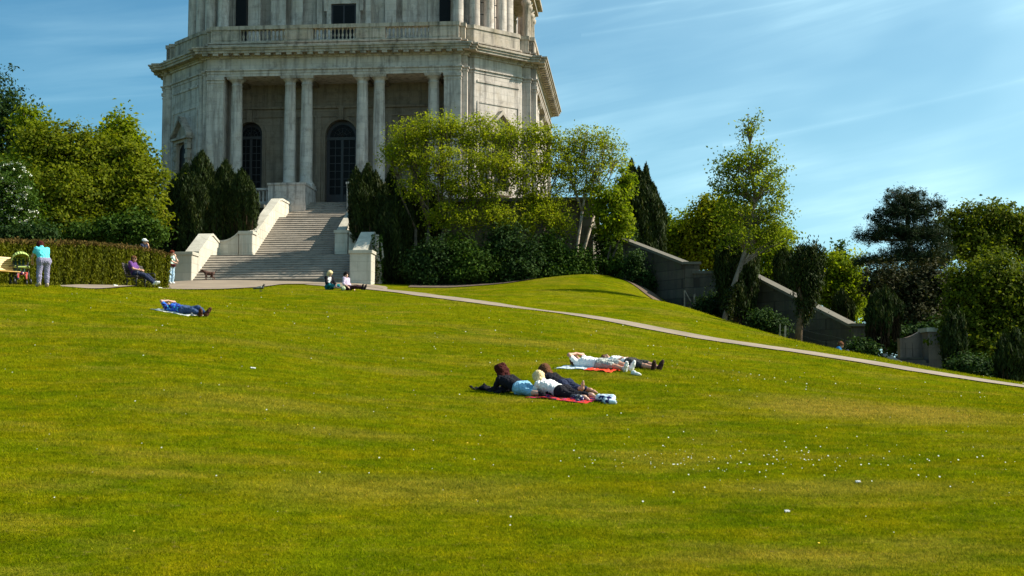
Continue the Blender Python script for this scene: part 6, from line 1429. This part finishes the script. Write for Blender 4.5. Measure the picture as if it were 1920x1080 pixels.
# --- dog on the forecourt
Mdg = Matrix.Translation((at(392, 520, 73.0).x, 73.0, H(at(392, 520, 73).x, 73.0) + .02)) @ Matrix.Rotation(math.radians(195), 4, 'Z'); dg = thing('dog', 'small dark brown dog standing at the foot of the stairs', 'dog', M=Mdg)
pr = [(V3(.16, 0, .40), V3(-.02, 0, .38), .105, .092), (V3(-.02, 0, .38), V3(-.20, 0, .385), .088, .088), (V3(.20, 0, .43), V3(.32, 0, .50), .075, .055), (V3(.33, 0, .51), V3(.38, 0, .50), .062, .05), (V3(.38, 0, .485), V3(.48, 0, .46), .036, .026),
      (V3(-.26, 0, .42), V3(-.36, 0, .50), .022, .016), (V3(-.36, 0, .50), V3(-.40, 0, .60), .016, .009), (V3(.31, .05, .55), V3(.28, .075, .48), .02, .016), (V3(.31, -.05, .55), V3(.28, -.075, .48), .02, .016)]
for s, o in ((1, .03), (-1, -.04)):
    pr += [(V3(.17, s * .06, .34), V3(.15 + o, s * .065, .20), .045, .026), (V3(.15 + o, s * .065, .20), V3(.16 + o, s * .065, .04), .024, .019), (V3(.16 + o, s * .065, .025), V3(.20 + o, s * .065, .022), .024, .02),
           (V3(-.19, s * .055, .34), V3(-.13 - o, s * .07, .22), .062, .034), (V3(-.13 - o, s * .07, .22), V3(-.25 - o, s * .07, .14), .03, .02), (V3(-.25 - o, s * .07, .14), V3(-.23 - o, s * .07, .035), .02, .018), (V3(-.23 - o, s * .07, .025), V3(-.19 - o, s * .07, .022), .023, .02)]
V, Q = blob(pr, .01, .03); R_ = np.array(Mdg); np_mesh('body', V @ R_[:3, :3].T + R_[:3, 3], Q, plain('dog_coat', (.07, .025, .014), .8, .5, 6), dg, smooth=True)
V, Q = blob([(V3(.485, 0, .468), V3(.49, 0, .468), .015, .015)], .005, .005); np_mesh('nose', V @ R_[:3, :3].T + R_[:3, 3], Q, M_EYE, dg, smooth=True)
# --- bird on the lawn
g_ = ground(488, 60.0); Mbd = Matrix.Translation(g_) @ Matrix.Rotation(math.radians(-12), 4, 'Z') @ Matrix.Scale(1.25, 4); bd = thing('bird', 'dark pigeon with pale wing edge walking on the lawn below the forecourt', 'bird', M=Mbd); R_ = np.array(Mbd)
pr = [(V3(-.08, 0, .13), V3(.07, 0, .14), .045, .055), (V3(.09, 0, .17), V3(.13, 0, .22), .035, .024), (V3(.135, 0, .235), V3(.14, 0, .235), .027, .026), (V3(.16, 0, .232), V3(.19, 0, .225), .009, .005), (V3(-.10, 0, .125), V3(-.25, 0, .10), .035, .018),
      (V3(.02, .02, .09), V3(.02, .025, .01), .01, .007), (V3(.0, -.02, .09), V3(-.01, -.025, .01), .01, .007), (V3(.02, .025, .006), V3(.06, .025, .006), .008, .006), (V3(-.01, -.025, .006), V3(.03, -.025, .006), .008, .006)]
V, Q = blob(pr, .006, .02); np_mesh('body', V @ R_[:3, :3].T + R_[:3, 3], Q, plain('dark_feathers', (.05, .05, .055), .6, .4, 9), bd, smooth=True)
for s in (-1, 1):
    V, Q = blob([(V3(.05, s * .05, .15), V3(-.14, s * .035, .125), .026, .012), (V3(.02, s * .055, .13), V3(-.08, s * .05, .12), .02, .012)], .006, .02); np_mesh('wing', V @ R_[:3, :3].T + R_[:3, 3], Q, plain('pale_feathers', (.30, .30, .28), .6, .4, 14) if 'pale_feathers' not in bpy.data.materials else bpy.data.materials['pale_feathers'], bd, smooth=True)
# --- person resting by the lower wall, seen as a blue shape
J = dict(pel=(0, 0, .11), che=(.03, 0, .42), neck=(.07, 0, .57), head=(.13, 0, .68), face=(.8, 0, -.5), crown=(.4, 0, 1), shl=(.05, .18, .53), shr=(.05, -.18, .53), ell=(.2, .24, .34), elr=(.2, -.24, .34), wrl=(.38, .08, .36), wrr=(.38, -.08, .36),
    hipl=(.04, .09, .11), hipr=(.04, -.09, .11), knl=(.38, .12, .42), knr=(.38, -.12, .42), anl=(.50, .1, .07), anr=(.50, -.1, .07), tol=(.64, .12, .04), tor=(.64, -.12, .04))
pb_ = ground(1570, 55.2); F = Fig(J, 1.0)
person('person in a blue jacket half hidden by the turf below the garden wall', F, Matrix.Translation((pb_.x, 55.2, H(pb_.x, 55.2) - .52)) @ Matrix.Rotation(math.radians(-15), 4, 'Z'), SK2, None,
    [('jacket', cloth('blue_jacket_cloth', (.02, .16, .40), .3), F.torso(.03) + F.arm('l', .95, .022) + F.arm('r', .95, .022)), ('trousers', NVY, F.hipprims(.018) + F.leg('l', .96, .018) + F.leg('r', .96, .018)), ('shoe', BLK, F.foot('l', .01)), ('shoe', BLK, F.foot('r', .01))], hair_of(F, 0, .01), BRH)
# --- fence posts and rails along the bank
M_POST = plain('weathered_wood', (.30, .24, .17), .9, .4, 6); GF = 'weathered posts of the broken fence by the garden wall'
for px, pt_, Y, w_, lab, ex in [(1217, 514, 75.6, .10, 'grey fence post with a short crossbar left of the wall corner', 1), (1284, 545, 71.6, .07, 'leaning fence post with a slanting rail at the wall corner', 2), (1303, 552, 70.8, .10, 'short pale fence post right of the wall corner', 0), (1471, 612, 60.0, .09, 'pale fence post in front of the lower wall', 0), (1462, 608, 60.4, .06, 'thin fence post beside the pale one by the lower wall', 0), (1172, 508, 76.8, .16, 'stout stubby post at the top of the bank below the jagged yew', 0)]:
    b = ground(px, Y); tp_ = at(px, pt_, Y); t_ = thing('fence_post', lab, 'post', loc=b, group=GF); m = MB(); ww = w_ / 2; lean_ = random.uniform(-.05, .05)
    m.add([(b.x + sx * ww, Y + sy * ww, min(b.z, tp_.z - .5) - .3) for sx, sy in ((-1,-1),(1,-1),(1,1),(-1,1))] + [(b.x + lean_ + sx * ww * .8, Y + sy * ww * .8, tp_.z + (.04 if sx > 0 else 0)) for sx, sy in ((-1,-1),(1,-1),(1,1),(-1,1))], [(0,3,2,1),(4,5,6,7),(0,1,5,4),(1,2,6,5),(2,3,7,6),(3,0,4,7)])
    m.build('post', M_POST, t_)
    if ex == 1: m = MB(); m.box(b.x - .25, b.x + .25, Y - .07, Y - .045, tp_.z - .03, tp_.z + .08); m.build('crossbar', M_POST, t_)
    if ex == 2: m = MB(); m.tube([tp_, at(px + 22, 585, Y)], .03, 5); m.build('rail', M_POST, t_)
wr_ = thing('wire_fence', 'thin slack fence wires running along the foot of the garden wall', 'fence', loc=ground(1350, 68)); 
for z_ in (.45, .75):
    m = MB(); pts = []
    for i in range(25):
        t = i / 24; px = 1290 + (1600 - 1290) * t; Y = 71 + (58.5 - 71) * t; g = at(px, 556 + (655 - 556) * t ** .95, Y); pts.append(Vector((g.x, Y, g.z + z_ - .5 - .05 * math.sin(t * 19))))
    m.tube(pts, .004, 4); m.build('wire', bpy.data.materials['dark_metal'], wr_)
# litter and pebbles on the path edge
for px, Y, lab, c in [(298, 59.6, 'small white paper cup lying on the forecourt edge', (.75, .74, .68)), (214, 56.3, 'scrap of white litter beside the dark bench', (.7, .7, .65))]:
    item('paper_scrap', lab, 'paper', upright(gp(px, Y), .4), [(V3(0, 0, .05), V3(.11, 0, .04), .045, .035), (V3(.02, .05, .03), V3(.06, .09, .03), .03, .02)], cloth('litter_paper', c, .05) if 'litter_paper' not in bpy.data.materials else bpy.data.materials['litter_paper'])
for px, Y, lab in [(1606, 17.9, 'white scrap of paper on the grass at the lower right'), (1473, 15.75, 'folded white and orange packet on the grass low in the middle right'), (470, 31.0, 'narrow white wrapper on the worn grass left of the middle')]:
    sheet('paper_wrapper', lab, 'paper', upright(gp(px, Y), .3), 0, .06 * Y / 17, 0, .03 * Y / 17, WHT, .012, .02, seed=int(px))
